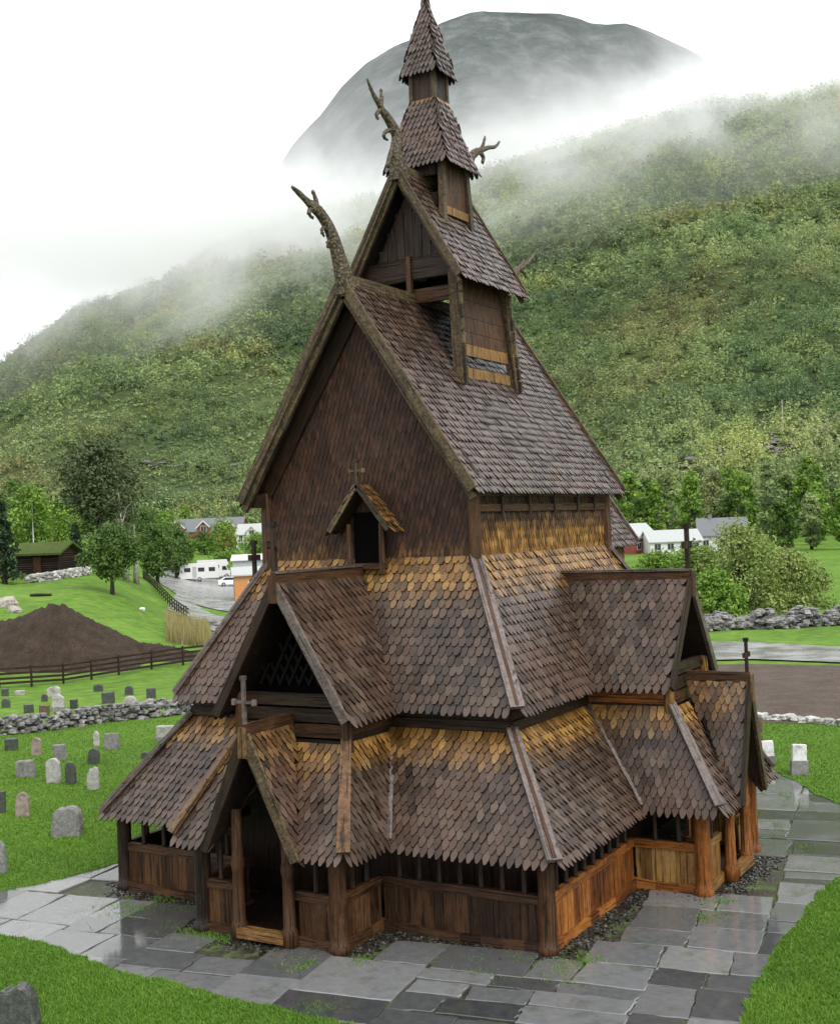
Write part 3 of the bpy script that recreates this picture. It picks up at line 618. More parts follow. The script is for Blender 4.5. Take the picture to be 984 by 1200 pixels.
for px, v, z in ((0, 72, 0), (110, 74, 0), (215, 77, 0), (240, 98, 0), (230, 140, .2), (240, 185, .2), (300, 150, .0), (290, 110, 0), (400, 90, 0), (400, 200, 1),
                 (240, 320, 5.6), (300, 330, 4.2), (250, 260, 3.), (100, 300, 8), (0, 300, 9), (-60, 110, 5), (-60, 140, 7), (-60, 300, 10), (560, 200, 1), (560, 330, 3),
                 (750, 80, 0), (900, 78, 0), (984, 78, 0), (1080, 80, 0), (850, 100, 0), (984, 110, 0), (850, 150, .3), (984, 170, .4), (850, 230, 1.6), (984, 240, 2.2), (1100, 240, 3), (850, 310, 2.5), (984, 310, 4), (760, 220, 1.5)):
    CP.append(((px-492)/FPX, v, z))
CP = np.array(CP)
def tf(s, v): return np.stack([np.asarray(s)*5.0, np.log(np.maximum(v, 5.0))*1.6], -1)
def tpk(r2): return np.where(r2 > 1e-12, r2*np.log(r2+1e-20), 0)
_X = tf(CP[:, 0], CP[:, 1]); _n = len(_X)
_K = tpk(((_X[:, None]-_X[None])**2).sum(-1))+1e-3*np.eye(_n); _Q = np.hstack([np.ones((_n, 1)), _X])
_W = np.linalg.solve(np.block([[_K, _Q], [_Q.T, np.zeros((3, 3))]]), np.r_[CP[:, 2], 0, 0, 0])
def valley(s, v):
    X = tf(np.clip(s, -.65, .65), np.clip(v, 8, 340)); sh = X.shape[:-1]; X = X.reshape(-1, 2)
    z = tpk(((X[:, None]-_X[None])**2).sum(-1))@_W[:_n]+_W[_n]+X@_W[_n+1:]
    z = z.reshape(sh); k = np.clip((v-58)/14, 0, 1); return z*k*k*(3-2*k)
SKY = np.array([(-300, 560), (-75, 475), (0, 440), (60, 402), (100, 377), (200, 335), (300, 290), (400, 245), (500, 215), (600, 188), (700, 160), (800, 138), (984, 104), (1100, 85), (1400, 40)], float)
def skyline(s, tab): px = 492+FPX*s; return (620+(492-px)*.041-np.interp(px, tab[:, 0], tab[:, 1]))/FPX
def height(u, v):
    u, v = np.asarray(u, float), np.asarray(v, float); s = u/np.maximum(v, 1e-3)
    vc = np.minimum(v, 340); z = valley(s, v)
    vf = np.interp(s, [-.5, -.25, 0, .2, .5], [360, 400, 380, 320, 300]); vr = np.interp(s, [-.6, -.35, 0, .35, .6], [1500, 1450, 1250, 1150, 1100])
    zr = EYE[2]+skyline(s, SKY)*vr
    q = (v-vf)/(vr-vf); g = np.clip(q, 0, 1); zf = valley(s, vf)
    prof = g**1.08*(1+.12*np.sin(g*math.pi))
    m = zf+(zr-zf)*prof
    amp = np.clip((v-vf)/250, 0, 1)
    m = m+amp*(fbm(u/170, v/170, 4, 5)*26+fbm(u/45, v/45, 3, 9)*7)
    over = np.clip((v-vr)/500, 0, 1); m = m-over*over*120
    return np.where(v > vf, m, z)
def hz(u, v): return float(height(np.array([u]), np.array([v]))[0])
def ground(px, v):    # a point of the ground at depth v in the direction of pixel column px
    s0 = (px-492)/FPX
    for _ in range(2):
        z = hz(s0*v, v); py = 600-FPX*((z-EYE[2])/v-.0138); s0 = (px-492-(py-600)*.041)/FPX
    return Vector((*xy(s0*v, v), z))
# one ground sheet from underfoot to the horizon, a fan of cells that grow with distance
sv = np.concatenate([np.linspace(-3.2, -.72, 24), np.linspace(-.7, .7, 190), np.linspace(.72, 3.2, 24)])
vv = np.concatenate([np.linspace(-14, 50, 34), np.linspace(52, 330, 120), np.geomspace(335, 2600, 190)])
def fan(sv, vv, hfun, name, mat, drop=None, minv=6.0):
    S, V = np.meshgrid(sv, vv); U = S*np.maximum(V, minv+20); Z = hfun(U, np.maximum(V, 1.0))
    if drop is not None: Z = Z+drop(U, V)
    X, Y = EYE[0]+RT[0]*U+FW[0]*V, EYE[1]+RT[1]*U+FW[1]*V
    n, k = S.shape; idx = np.arange(n*k).reshape(n, k)
    F = np.stack([idx[:-1, :-1], idx[:-1, 1:], idx[1:, 1:], idx[1:, :-1]], -1).reshape(-1, 4)
    return npmesh(name, np.stack([X, Y, Z], -1).reshape(-1, 3), F, mat, smooth=True)
t = NT('valley floor and hillside'); p = t.pos()
n1 = t.noise(p, .012, 5, .6); n2 = t.noise(p, .09, 5, .65); n3 = t.noise(p, 1.1, 4, .65); n4 = t.noise(p, 11, 3)
f = t.math('ADD', t.math('MULTIPLY', n2, .45), t.math('MULTIPLY', n3, .55))
gr = t.ramp(f, [(.36, (.045, .095, .012)), (.48, (.08, .155, .018)), (.58, (.115, .205, .026)), (.68, (.16, .22, .045))])
hill = t.ramp(t.math('ADD', t.math('MULTIPLY', n2, .6), t.math('MULTIPLY', n1, .4)), [(.34, (.022, .034, .014)), (.5, (.042, .062, .020)), (.62, (.075, .095, .032)), (.74, (.10, .09, .06))])
z = t.n('ShaderNodeSeparateXYZ'); t.l(t.n('ShaderNodeNewGeometry').outputs['Position'], z.inputs[0])
k = t.fr(t.math('ADD', z.outputs[2], t.math('MULTIPLY', t.math('SUBTRACT', n2, .5), 20)), [(0, 0), (1, 1)])
k = t.n('ShaderNodeMapRange'); t.l(t.math('ADD', z.outputs[2], t.math('MULTIPLY', n2, 16)), k.inputs[0]); k.inputs[1].default_value = 16; k.inputs[2].default_value = 26
M_GROUND = t.bsdf(t.mix(k.outputs[0], gr, hill), .85, .12, t.bump(t.math('ADD', n4, n3), .8, .08))
def near_drop(U, V): k = np.clip((V-38)/14, 0, 1); return -.12*(1-k*k*(3-2*k))
tag(fan(sv, vv, height, 'ground', M_GROUND, near_drop), kind='structure')

# far mountain behind the cloud
SKY2 = np.array([(-400, 700), (0, 470), (150, 370), (250, 285), (310, 222), (345, 190), (360, 168), (395, 132), (420, 100), (450, 72), (480, 53), (510, 40), (540, 24), (575, 11), (590, 9), (640, 11), (680, 13), (700, 19), (715, 26), (735, 28), (757, 26), (790, 36), (830, 55), (900, 100), (1000, 150), (1300, 300)], float)
def far(u, v):
    s = u/v; zr = EYE[2]+skyline(s, SKY2)*3000; q = np.clip((v-1900)/1100, 0, 1)
    z = zr*(.25+.75*q**.9)+(fbm(u/260, v/260, 5, 3)*70+fbm(u/80, v/80, 3, 13)*22)*(1-q*.86)*np.clip(zr/200, .2, 1)
    return z-np.clip((v-3000)/600, 0, 1)**1.5*300
t = NT('bare far mountain'); p = t.pos(); n1 = t.noise(p, .006, 7, .72); n2 = t.noise(t.pos((1, 1, .3)), .016, 7, .75)
c = t.ramp(t.math('ADD', t.math('MULTIPLY', n1, .5), t.math('MULTIPLY', n2, .5)), [(.40, (.022, .030, .028)), (.5, (.050, .064, .060)), (.60, (.115, .125, .125))])
M_FAR = t.bsdf(c, .9, .1, t.bump(n2, .8, 6))
tag(fan(np.linspace(-.6, .6, 420), np.linspace(1900, 3500, 150), far, 'mountain', M_FAR), kind='structure')

# ------------------------------------------------------------------ near lawn, flagstone path
HOLE = [(-7.1, 1.5), (-6.85, -.95), (-7.7, -3.87), (-10.5, -6.3), (-8.2, -8.4), (-5.2, -6.0), (-1.27, -6.5), (2.66, -6.7), (4.3, -6.95), (6.2, -8.6), (8.2, -11), (10.2, -10), (9.3, -6.2), (9.14, -4.46),
        (8.96, -2.9), (8.82, -.1), (8.98, 4.04), (10.6, 4.9), (14.5, 4.6), (14.5, 7.2), (10.2, 8.6), (7.68, 10.6), (5.48, 13.8), (4.0, 15.2), (-2, 15.5), (-5.6, 13.6), (-7.0, 9.5)]
def wavy(poly, step=.22, amp=.07, seed=3):
    rr = random.Random(seed); o = []; n = len(poly)
    P = [Vector(q) for q in poly]
    for i in range(n):
        p0, p1, p2, p3 = P[i-1], P[i], P[(i+1) % n], P[(i+2) % n]; m = max(2, int((p2-p1).length/step))
        for j in range(m):
            t = j/m; q = .5*((2*p1)+(p2-p0)*t+(2*p0-5*p1+4*p2-p3)*t*t+(-p0+3*p1-3*p2+p3)*t**3)
            o.append((q.x+rr.uniform(-amp, amp), q.y+rr.uniform(-amp, amp)))
    return o
HW = wavy(HOLE)
LW = [at(*q) for q in ((-160, 874), (0, 858), (100, 846), (215, 834))]
wl = [Vector((q[0], q[1])) for q in LW]
outer = [wl[0]-Vector((8, 30)), wl[0], wl[1], wl[2], wl[3]]
KERB = [at(880, 842), at(930, 846), at(984, 850), at(1120, 862)]
outer += [Vector((float(KERB[0][0])-8, float(KERB[0][1])+3.0))]+[Vector((q[0], q[1])) for q in KERB]
c1 = xy(32, 2); c0 = xy(-32, 0); outer += [Vector(xy(34, 30)), Vector(c1), Vector(c0), Vector(xy(-40, 20))]
loops = [[Vector((p[0], p[1], 0)) for p in outer], [Vector((p[0], p[1], 0)) for p in HW]]
tri = geometry.tessellate_polygon(loops); allp = [p for l in loops for p in l]
b = MB()
for q in tri: b.face([(allp[i].x, allp[i].y, .03) for i in q])
nh = len(loops[0])
for i in range(len(HW)): a_, c_ = HW[i], HW[(i+1) % len(HW)]; b.face([(*a_, .03), (*c_, .03), (*c_, -.12), (*a_, -.12)])
tag(b.build('lawn', M_LAWN), kind='structure')
# path bed: muddy joints and moss under the slabs
t = NT('muddy path bed'); p = t.pos(); n = t.noise(p, 2.2, 5, .65); n2 = t.noise(p, 20, 4)
c = t.ramp(n, [(.35, (.018, .015, .011)), (.5, (.035, .032, .02)), (.6, (.045, .075, .015)), (.75, (.07, .12, .02))])
M_BED = t.bsdf(c, t.fr(n, [(.35, .12), (.55, .8)]), .4, t.bump(n2, .7, .03))
b = MB(); b.face([(x, y, -.028) for x, y in ((-13, -14), (16, -14), (16, 17), (-13, 17))]); tag(b.build('path_bed', M_BED), kind='structure')
t = NT('wet slate flagstones'); p = t.pos(); r = t.island(); n = t.noise(p, .9, 5, .6); n2 = t.noise(t.pos((1, 1, 1)), 5, 5, .7); n3 = t.noise(p, 34, 3)
c = t.ramp(t.math('ADD', t.math('MULTIPLY', r, .6), t.math('MULTIPLY', n2, .4)), [(.15, (.030, .031, .032)), (.45, (.075, .077, .078)), (.75, (.15, .152, .155)), (.95, (.24, .225, .19))])
c = t.mix(t.fr(t.noise(p, 1.7, 5, .7), [(.54, 0), (.70, .6)]), c, (.055, .062, .028))
wet = t.fr(n, [(.48, .02), (.70, .2)])
M_SLAB = t.bsdf(c, t.math('ADD', wet, t.math('MULTIPLY', n2, .08)), 1.0, t.bump(t.math('ADD', n2, t.math('MULTIPLY', n3, .25)), .05, .02))
def subdiv(x0, x1, y0, y1, d=0):
    w, h = x1-x0, y1-y0
    if (w > 2.0 or h > 2.0 or (d < 9 and w*h > 1.3 and random.random() < .6)) and max(w, h) > .9:
        t = random.uniform(.35, .65)
        if (w > h*1.05) ^ (random.random() < .12): return subdiv(x0, x0+w*t, y0, y1, d+1)+subdiv(x0+w*t, x1, y0, y1, d+1)
        return subdiv(x0, x1, y0, y0+h*t, d+1)+subdiv(x0, x1, y0+h*t, y1, d+1)
    return [(x0, x1, y0, y1)]
rst = random.getstate(); random.seed(21)
b = MB(); cs, sn = math.cos(R(9)), math.sin(R(9))
HPOLY = [tuple(h) for h in HOLE]
inner = [(-XO+.1, Y0+.1), (XO-.1, Y0+.1), (XO-.1, Y1-.1), (-XO+.1, Y1-.1)]
for x0, x1, y0, y1 in subdiv(-15, 18, -16, 18):
    g = .014; zt = random.uniform(-.008, .008)
    cor = [(x0+g, y0+g), (x1-g, y0+g), (x1-g, y1-g), (x0+g, y1-g)]
    cor = [(x+random.uniform(-.05, .05), y+random.uniform(-.05, .05)) for x, y in cor]
    mid = (sum(q[0] for q in cor)/4, sum(q[1] for q in cor)/4); rot = lambda q: (q[0]*cs-q[1]*sn, q[0]*sn+q[1]*cs)
    wc = [rot(q) for q in cor]; m_ = rot(mid)
    if all(inside(inner, *q) for q in wc): continue
    if not (inside(HPOLY, *m_) or any(inside(HPOLY, *q) for q in wc)): continue
    dch = max(abs(m_[0])-XO, -m_[1]-3.0 if abs(m_[0]) > 2.2 else -m_[1]-4.4)   # a drip strip without slabs runs round the walls
    if abs(m_[0]) < XO+.55 and -3.2 < m_[1] < Y1+.6 : continue
    if abs(m_[0]) < 2.2 and -4.6 < m_[1] < 0: continue
    if 0 < m_[0] < A+4.9 and abs(m_[1]-SYC) < 2.2: continue
    ring_, n = [], 5
    for i in range(4):
        p0, p1 = wc[i], wc[(i+1) % 4]
        for j in range(n):
            u = j/n; jt = .022 if j else .0
            ring_.append((p0[0]+(p1[0]-p0[0])*u+random.uniform(-jt, jt), p0[1]+(p1[1]-p0[1])*u+random.uniform(-jt, jt)))
    tx, ty = random.uniform(-.006, .006), random.uniform(-.006, .006)
    top = [(x, y, zt+(x-m_[0])*tx+(y-m_[1])*ty) for x, y in ring_]
    ins = [(m_[0]+(x-m_[0])*.975, m_[1]+(y-m_[1])*.975, z+.012) for x, y, z in top]; N_ = len(top)
    b.solid([*ins, *top, *[(x, y, -.09) for x, y, z in top]], [tuple(range(N_)), *[(i, N_+i, N_+(i+1) % N_, (i+1) % N_) for i in range(N_)], *[(N_+i, 2*N_+i, 2*N_+(i+1) % N_, N_+(i+1) % N_) for i in range(N_)]])
tag(b.build('path', M_SLAB), kind='structure')
random.setstate(rst)
# wet pebbles and puddles in the drip strip round the walls
def blob(mb, c, r, seg=6, rings=4, mi=0, jag=.25, sq=(1, 1, 1)):
    c = Vector(c); V = []; ph = random.uniform(0, 6.3)
    for i in range(1, rings):
        th = math.pi*i/rings
        for k in range(seg):
            a = 2*math.pi*k/seg+ph; j = 1+random.uniform(-jag, jag)
            V.append(c+Vector((math.sin(th)*math.cos(a)*sq[0], math.sin(th)*math.sin(a)*sq[1], math.cos(th)*sq[2]))*r*j)
    n = len(V); V += [c+Vector((0, 0, r*sq[2])), c-Vector((0, 0, r*sq[2]))]; F = []
    for i in range(rings-2):
        for k in range(seg): F.append((i*seg+k, i*seg+(k+1) % seg, (i+1)*seg+(k+1) % seg, (i+1)*seg+k))
    for k in range(seg): F.append((n, (k+1) % seg, k)); F.append((n+1, (rings-2)*seg+k, (rings-2)*seg+(k+1) % seg))
    mb.solid(V, [tuple(reversed(f)) for f in F], mi)
t = NT('wet pebbles'); r = t.island(); M_PEB = t.bsdf(t.ramp(r, [(0, (.006, .006, .005)), (.8, (.026, .023, .02)), (1, (.09, .085, .08))]), .22, .6)
b = MB(); rs = random.Random(5)
segs = [((-XO-.2, Y0-.22), (-WO-.2, Y0-.22)), ((WO+.2, Y0-.22), (XO+.25, Y0-.22)), ((XO+.25, Y0-.2), (XO+.25, SYC-SO-.2)), ((WO+.28, -WOY), (WO+.28, Y0)), ((-WO-.28, -WOY), (-WO-.28, Y0)), ((-WO, -WOY-.3), (WO, -WOY-.3)),
        ((XO, SYC-SO-.25), (A+SOX+.2, SYC-SO-.25)), ((A+SOX+.3, SYC-SO), (A+SOX+.5, SYC+SO)), ((-XO-.3, Y0), (-XO-.3, 4))]
for (x0, y0), (x1, y1) in segs:
    L = math.hypot(x1-x0, y1-y0)
    for _ in range(int(L*190)):
        u = rs.random(); d = rs.gauss(0, .2); x, y = x0+(x1-x0)*u-(y1-y0)/L*d, y0+(y1-y0)*u+(x1-x0)/L*d
        blob(b, (x, y, -.035+rs.uniform(0, .02)), rs.uniform(.018, .055), 5, 3, sq=(1, 1, .7))
tag(b.build('gravel', M_PEB), 'dark wet gravel and stones along the foot of the church walls', 'gravel', kind='stuff')
t = NT('puddle water'); n = t.noise(t.pos(), 11, 4, .6); M_WATER = t.bsdf((.012, .012, .012), .03, 1.0, t.bump(n, .55, .05))
def flat(name, pts, z, mat, kind='structure', seed=1, amp=.06, step=.15, zf=None):
    P = wavy(pts, step, amp, seed); tri = geometry.tessellate_polygon([[Vector((x, y, 0)) for x, y in P]]); b = MB()
    for q in tri: b.face([(P[i][0], P[i][1], z) for i in q])
    o = b.build(name, mat); tag(o, kind=kind); return o
G = lambda pts, z=0: [tuple(at(px, py, z)[:2]) for px, py in pts]
# ------------------------------------------------------------------ road, field, car park
def drape(name, strips, mat, lift=.06, kind='structure'):
    """strips: two lists of (px, depth) edges, joined across and laid on the ground"""
    A_, B_ = strips; V, F = [], []; n, m = 40, 8
    def lerpl(L, t):
        x = t*(len(L)-1); i = min(int(x), len(L)-2); f = x-i; return (L[i][0]+(L[i+1][0]-L[i][0])*f, L[i][1]+(L[i+1][1]-L[i][1])*f)
    for i in range(n+1):
        a, c = lerpl(A_, i/n), lerpl(B_, i/n)
        for j in range(m+1):
            t = j/m; q = ground(a[0]+(c[0]-a[0])*t, a[1]+(c[1]-a[1])*t); V.append((q.x, q.y, q.z+lift))
    for i in range(n):
        for j in range(m): F.append((i*(m+1)+j, i*(m+1)+j+1, (i+1)*(m+1)+j+1, (i+1)*(m+1)+j))
    return tag(npmesh(name, V, F, mat, smooth=True), kind=kind)
t = NT('wet asphalt'); n = t.noise(t.pos(), .5, 4); n2 = t.noise(t.pos(), 30, 2)
M_ROAD = t.bsdf(t.ramp(n, [(.3, (.16, .16, .16)), (.7, (.26, .26, .255))]), t.fr(n, [(.35, .12), (.65, .4)]), .5, t.bump(n2, .3, .01))
t = NT('ploughed soil'); n = t.noise(t.pos((1, 1, 1)), .6, 6, .7); n2 = t.noise(t.pos(), 7, 5, .7)
M_SOIL = t.bsdf(t.ramp(t.math('ADD', t.math('MULTIPLY', n, .5), t.math('MULTIPLY', n2, .5)), [(.35, (.045, .032, .024)), (.5, (.085, .062, .048)), (.68, (.14, .108, .085))]), .75, .25, t.bump(n2, 1, .15))
DEP = lambda py, px: EYE[2]/((py-(620+(492-px)*.041))/FPX)
dp = lambda px, py: (px, DEP(py, px))
drape('field', ([dp(560, 864), dp(760, 855), dp(880, 848), dp(984, 850), dp(1150, 862)], [dp(560, 792), dp(760, 781), dp(880, 779), dp(984, 781), dp(1150, 792)]), M_SOIL, .05)
drape('road', ([dp(560, 786), dp(760, 777), dp(880, 774), dp(984, 778), dp(1150, 789)], [dp(560, 757), dp(760, 752), dp(880, 754), dp(984, 760), dp(1150, 770)]), M_ROAD, .09)
drape('road', ([(196, 121), (225, 108), (262, 96), (330, 92)], [(208, 150), (250, 122), (285, 110), (340, 108)]), M_ROAD, .09)
drape('parking_lot', ([(172, 205), (190, 160), (215, 140), (262, 128), (330, 120)], [(172, 235), (220, 232), (270, 215), (300, 200), (345, 190)]), M_ROAD, .10)
# ------------------------------------------------------------------ gravestones
def px_size(P, n): u, v = uv(P); return n*v/FPX
STONES = {'grey': m_stone('grey granite', (.09, .09, .09), (.24, .235, .225), scale=9, isl=False), 'dark': m_stone('dark granite', (.022, .024, .024), (.075, .08, .075), (.10, .12, .07), 9, .4, False),
          'pale': m_stone('pale granite', (.22, .215, .205), (.45, .44, .42), (.3, .3, .25), 9, .6, False), 'pink': m_stone('pinkish granite', (.16, .12, .10), (.33, .26, .23), (.25, .25, .18), 9, .6, False),
          'brown': m_stone('brown granite', (.06, .035, .025), (.16, .10, .07), (.12, .12, .07), 9, .5, False), 'white': m_stone('white marble', (.5, .5, .5), (.75, .75, .74), (.5, .5, .45), 9, .5, False)}
def stone_profile(kind, w, h, rr):
    h2 = w/2; P = [(-h2, 0), (h2, 0)]
    if kind == 'round': P += [(h2, h*.72)]+[(h2*math.cos(a), h*.72+h*.28*math.sin(a)) for a in [math.pi*k/10 for k in range(1, 10)]]+[(-h2, h*.72)]
    elif kind == 'arch': P += [(h2*.98, h*.5), (h2*.9, h*.75), (h2*.6, h*.93), (0, h), (-h2*.6, h*.93), (-h2*.9, h*.75), (-h2*.98, h*.5)]
    elif kind == 'point': P += [(h2, h*.8), (h2*.4, h*.93), (0, h), (-h2*.4, h*.93), (-h2, h*.8)]
    elif kind == 'rough': P = [(-h2, 0), (h2*1.02, 0), (h2*.98, h*.4), (h2*.9, h*.78), (h2*.62, h*.95), (h2*.2, h), (-h2*.25, h*.9), (-h2*.6, h*.93), (-h2*.92, h*.72), (-h2*1.03, h*.35)]
    else: P += [(h2, h*.97), (h2*.94, h), (-h2*.94, h), (-h2, h*.97)]
    return [(x+rr.uniform(-.012, .012)*w, z+(rr.uniform(-.012, .012)*h if z > 0 else -.1)) for x, z in P]
def headstone(px, by, wpx, hpx, mat, shape, label, th=.3, plinth=False, turn=0, near=True):
    rr = random.Random(int(px*31+by)); P = at(px, by, .03) if by > 846 or px > 800 else None
    if P is None: g = ground(px, DEP(by, px)); P = (g.x, g.y, g.z)
    w, h = px_size(P, wpx), px_size(P, hpx); rz = math.atan2(RT[1], RT[0])+R(turn)+rr.uniform(-.1, .1)
    t = thing('headstone', label, 'gravestone', (P[0], P[1], P[2]-.01), rz, 'gravestones on the churchyard lawn')
    t.rotation_euler = (rr.uniform(-.04, .04), rr.uniform(-.05, .05), rz)
    th_ = max(.12, w*th); pr = stone_profile(shape, w*.97, h, rr); bm = bmesh.new()
    f = bm.faces.new([bm.verts.new((x, -th_/2, z)) for x, z in pr]); e = bmesh.ops.extrude_face_region(bm, geom=[f])
    bmesh.ops.translate(bm, verts=[v for v in e['geom'] if isinstance(v, bmesh.types.BMVert)], vec=(0, th_, 0))
    bmesh.ops.recalc_face_normals(bm, faces=bm.faces); bmesh.ops.bevel(bm, geom=list(bm.edges), offset=min(.04, th_*.16), segments=2, affect='EDGES', profile=.6)
    for v in bm.verts: v.co += Vector((rr.uniform(-1, 1), rr.uniform(-1, 1), rr.uniform(-1, 1)))*(.012 if shape == 'rough' else .004)
    me = bpy.data.meshes.new('stone'); bm.to_mesh(me); bm.free(); me.materials.append(STONES[mat]); o = bpy.data.objects.new('stone', me); COL.objects.link(o); o.parent = t
    if plinth:
        b = MB(); b.box(-w*.58, w*.58, -th_*.75, th_*.75, -.1, h*.16 if plinth is True else h*plinth); b.build('plinth', STONES['grey'], t)
    return t
HS = [
 (24, 1226, 48, 74, 'dark', 'rough', 'large rough lichen-spotted gravestone nearest the viewer at the bottom left corner', .42),
 (80, 979, 34, 35, 'grey', 'rough', 'broad thick grey gravestone closest to the paved path left of the church', .5),
 (27, 957, 17, 29, 'pink', 'arch', 'narrow pinkish gravestone with an arched top left of the broad thick one', .35),
 (1, 953, 13, 26, 'dark', 'flat', 'dark greenish gravestone cut off at the left edge beside the pinkish one', .35),
 (1, 1023, 17, 38, 'grey', 'round', 'tall grey gravestone cut off at the left edge just above the path', .35),
 (31, 910, 21, 19, 'grey', 'flat', 'low wide grey gravestone in the middle of the lawn, wider than tall', .5),
 (64, 917, 17, 29, 'pale', 'round', 'pale round-topped gravestone beside a narrow black one', .35),
 (84, 919, 13, 27, 'dark', 'arch', 'narrow black gravestone right beside the pale round-topped one', .4),
 (110, 925, 14, 27, 'pale', 'rough', 'pale jagged gravestone nearest the church gallery roof', .4),
 (71, 890, 15, 18, 'grey', 'flat', 'squarish plain grey gravestone behind the pale round-topped one', .4),
 (43, 885, 12, 21, 'pink', 'round', 'thin pale pinkish gravestone with rounded top just below the stone wall', .3),
 (14, 879, 15, 14, 'dark', 'flat', 'low dark wide gravestone just below the stone wall near the left edge', .5),
 (110, 895, 14, 19, 'dark', 'arch', 'dark hunched gravestone with a rounded top in front of the tall grey slab', .5),
 (132, 878, 18, 19, 'grey', 'flat', 'upright grey rectangular slab just below the stone wall right of a thin cross-like stone', .3),
 (114, 874, 7, 18, 'pale', 'point', 'very thin pale pointed gravestone just below the stone wall', .5),
 (194, 868, 20, 18, 'pale', 'flat', 'pale wide gravestone half hidden by the church roof below the stone wall', .4, .3),
 (170, 889, 9, 8, 'dark', 'round', 'tiny dark gravestone peeking over the gallery roof edge', .4),
 (18, 848, 10, 11, 'dark', 'flat', 'small dark gravestone right behind the stone wall, nearest it on the far side', .5),
 (8, 829, 10, 11, 'dark', 'arch', 'small dark arched gravestone near the left edge beyond the stone wall', .5),
 (35, 835, 11, 10, 'dark', 'flat', 'small squat black gravestone left of the brown one beyond the wall', .5),
 (53, 839, 12, 13, 'brown', 'flat', 'small brown gravestone beyond the stone wall', .4),
 (53, 821, 7, 9, 'dark', 'round', 'tiny dark rounded gravestone behind the brown one', .5),
 (69, 833, 14, 20, 'pale', 'point', 'pale grey pointed gravestone, tallest of those between the brown and the black ones', .35, .25),
 (64, 812, 16, 12, 'pale', 'rough', 'low whitish ragged gravestone behind the pale pointed one', .35),
 (88, 830, 9, 11, 'dark', 'flat', 'small black square gravestone right of the pale pointed one', .5),
 (128, 824, 15, 13, 'dark', 'flat', 'wide black gravestone left of the large pale one beyond the wall', .45),
 (152, 813, 10, 11, 'dark', 'arch', 'small black arched gravestone behind the large pale one', .5),
 (178, 818, 11, 12, 'dark', 'flat', 'dark greenish gravestone, rightmost of those beyond the stone wall', .4),
 (154, 837, 18, 22, 'pale', 'arch', 'large pale grey gravestone beyond the stone wall with a small black one at its foot', .3, .2),
 (147, 839, 9, 10, 'dark', 'flat', 'small black gravestone standing at the foot of the large pale one', .5),
 (76, 842, 11, 7, 'dark', 'flat', 'very low black block gravestone touching the far side of the stone wall', .6),
 (116, 806, 11, 9, 'dark', 'rough', 'ragged dark gravestone close to the plank fence', .5),
 (188, 831, 7, 10, 'white', 'round', 'tiny white rounded gravestone left of its white neighbour by the church roof', .4),
 (203, 830, 8, 9, 'white', 'flat', 'tiny white flat-topped gravestone nearest the church roof', .4),
 (24, 809, 11, 5, 'pale', 'flat', 'flat low pale gravestone near the plank fence at the left', .6),
 (7, 812, 8, 9, 'dark', 'flat', 'small black gravestone close to the plank fence at the left edge', .5),
 (899, 893, 16, 25, 'white', 'flat', 'white gravestone with a flat top on the right lawn beside the portal', .3, .3),
 (936, 908, 17, 36, 'white', 'flat', 'white gravestone on a grey stepped base, rightmost on the right lawn', .35, .48),
 (887, 858, 12, 20, 'brown', 'arch', 'dull brown arched gravestone at the field edge behind the south portal', .4),
 (886, 872, 15, 8, 'brown', 'flat', 'low reddish brown gravestone in front of the arched brown one', .5),
]
for h in HS: headstone(*h)

# ------------------------------------------------------------------ dry-stone walls, fences, soil
def stonewall(name, label, path, h, w, n_per_m, size, zf=None, seed=2, group=None, mat=M_STONES):
    rs = random.Random(seed); b = MB(); st = random.getstate(); random.seed(seed)
    for (p, q) in zip(path[:-1], path[1:]):
        p, q = Vector(p), Vector(q); L = (q-p).length; d = (q-p)/L; nrm = Vector((-d.y, d.x, 0)).normalized()
        for _ in range(int(L*n_per_m)):
            u = rs.random(); z = rs.random()**.9*h*(1 if h < 1 else .35+.9*float(fbm(np.array([L*u/2.5]), np.array([3.1]), 3, seed)[0]+.5)); wd = w*(1-.4*z/h); r = size*rs.uniform(.5, 1.35)
            c = p+d*L*u+nrm*rs.uniform(-.5, .5)*wd; blob(b, (c.x, c.y, c.z+z), r, 6, 3, jag=.35, sq=(1.2, 1.0, .62))
    random.setstate(st)
    return tag(b.build(name, mat), label, 'stone wall', group)
stonewall('dry_stone_wall', 'low dry-stone wall of flat grey stones crossing the churchyard lawn on the left', [Vector(at(*q)) for q in ((-140, 873), (0, 862), (60, 856), (110, 848), (160, 843), (225, 836), (330, 826))], .72, .7, 75, .15)
stonewall('kerb_wall', 'very low pale stone kerb between the right lawn and the ploughed field', [Vector(at(*q)) for q in ((870, 842), (930, 846), (984, 851), (1100, 861))], .2, .4, 22, .16, seed=4, mat=m_stone('pale kerb stones', (.25, .24, .23), (.5, .49, .47)))
hp = [ground(x, v) for x, v in ((815, 83), (850, 84), (905, 83), (950, 84), (1020, 84))]
stonewall('stone_heap', 'long jumbled heap of grey boulders between the road and the willow bushes', hp, 1.0, 2.8, 110, .23, seed=8)
def fence(name, label, pts, h, rails, gap, m):
    t = thing(name, label, 'fence', tuple(pts[0])); o0 = Vector(pts[0]); k = 0
    for p, q in zip(pts[:-1], pts[1:]):
        p, q = Vector(p)-o0, Vector(q)-o0; L = (q-p).length; n = max(1, round(L/gap))
        for i in range(n):
            c = p+(q-p)*i/n; b = MB(); b.tube([c-Vector((0, 0, .2)), c+Vector((0, 0, h))], [.07, .06], 7); b.build('fence_post', m, t); k += 1
        for z in rails:
            b = MB(); b.beam(p+Vector((0, 0, z)), q+Vector((0, 0, z)), .05, .13); b.build('rail', m, t)
    return t
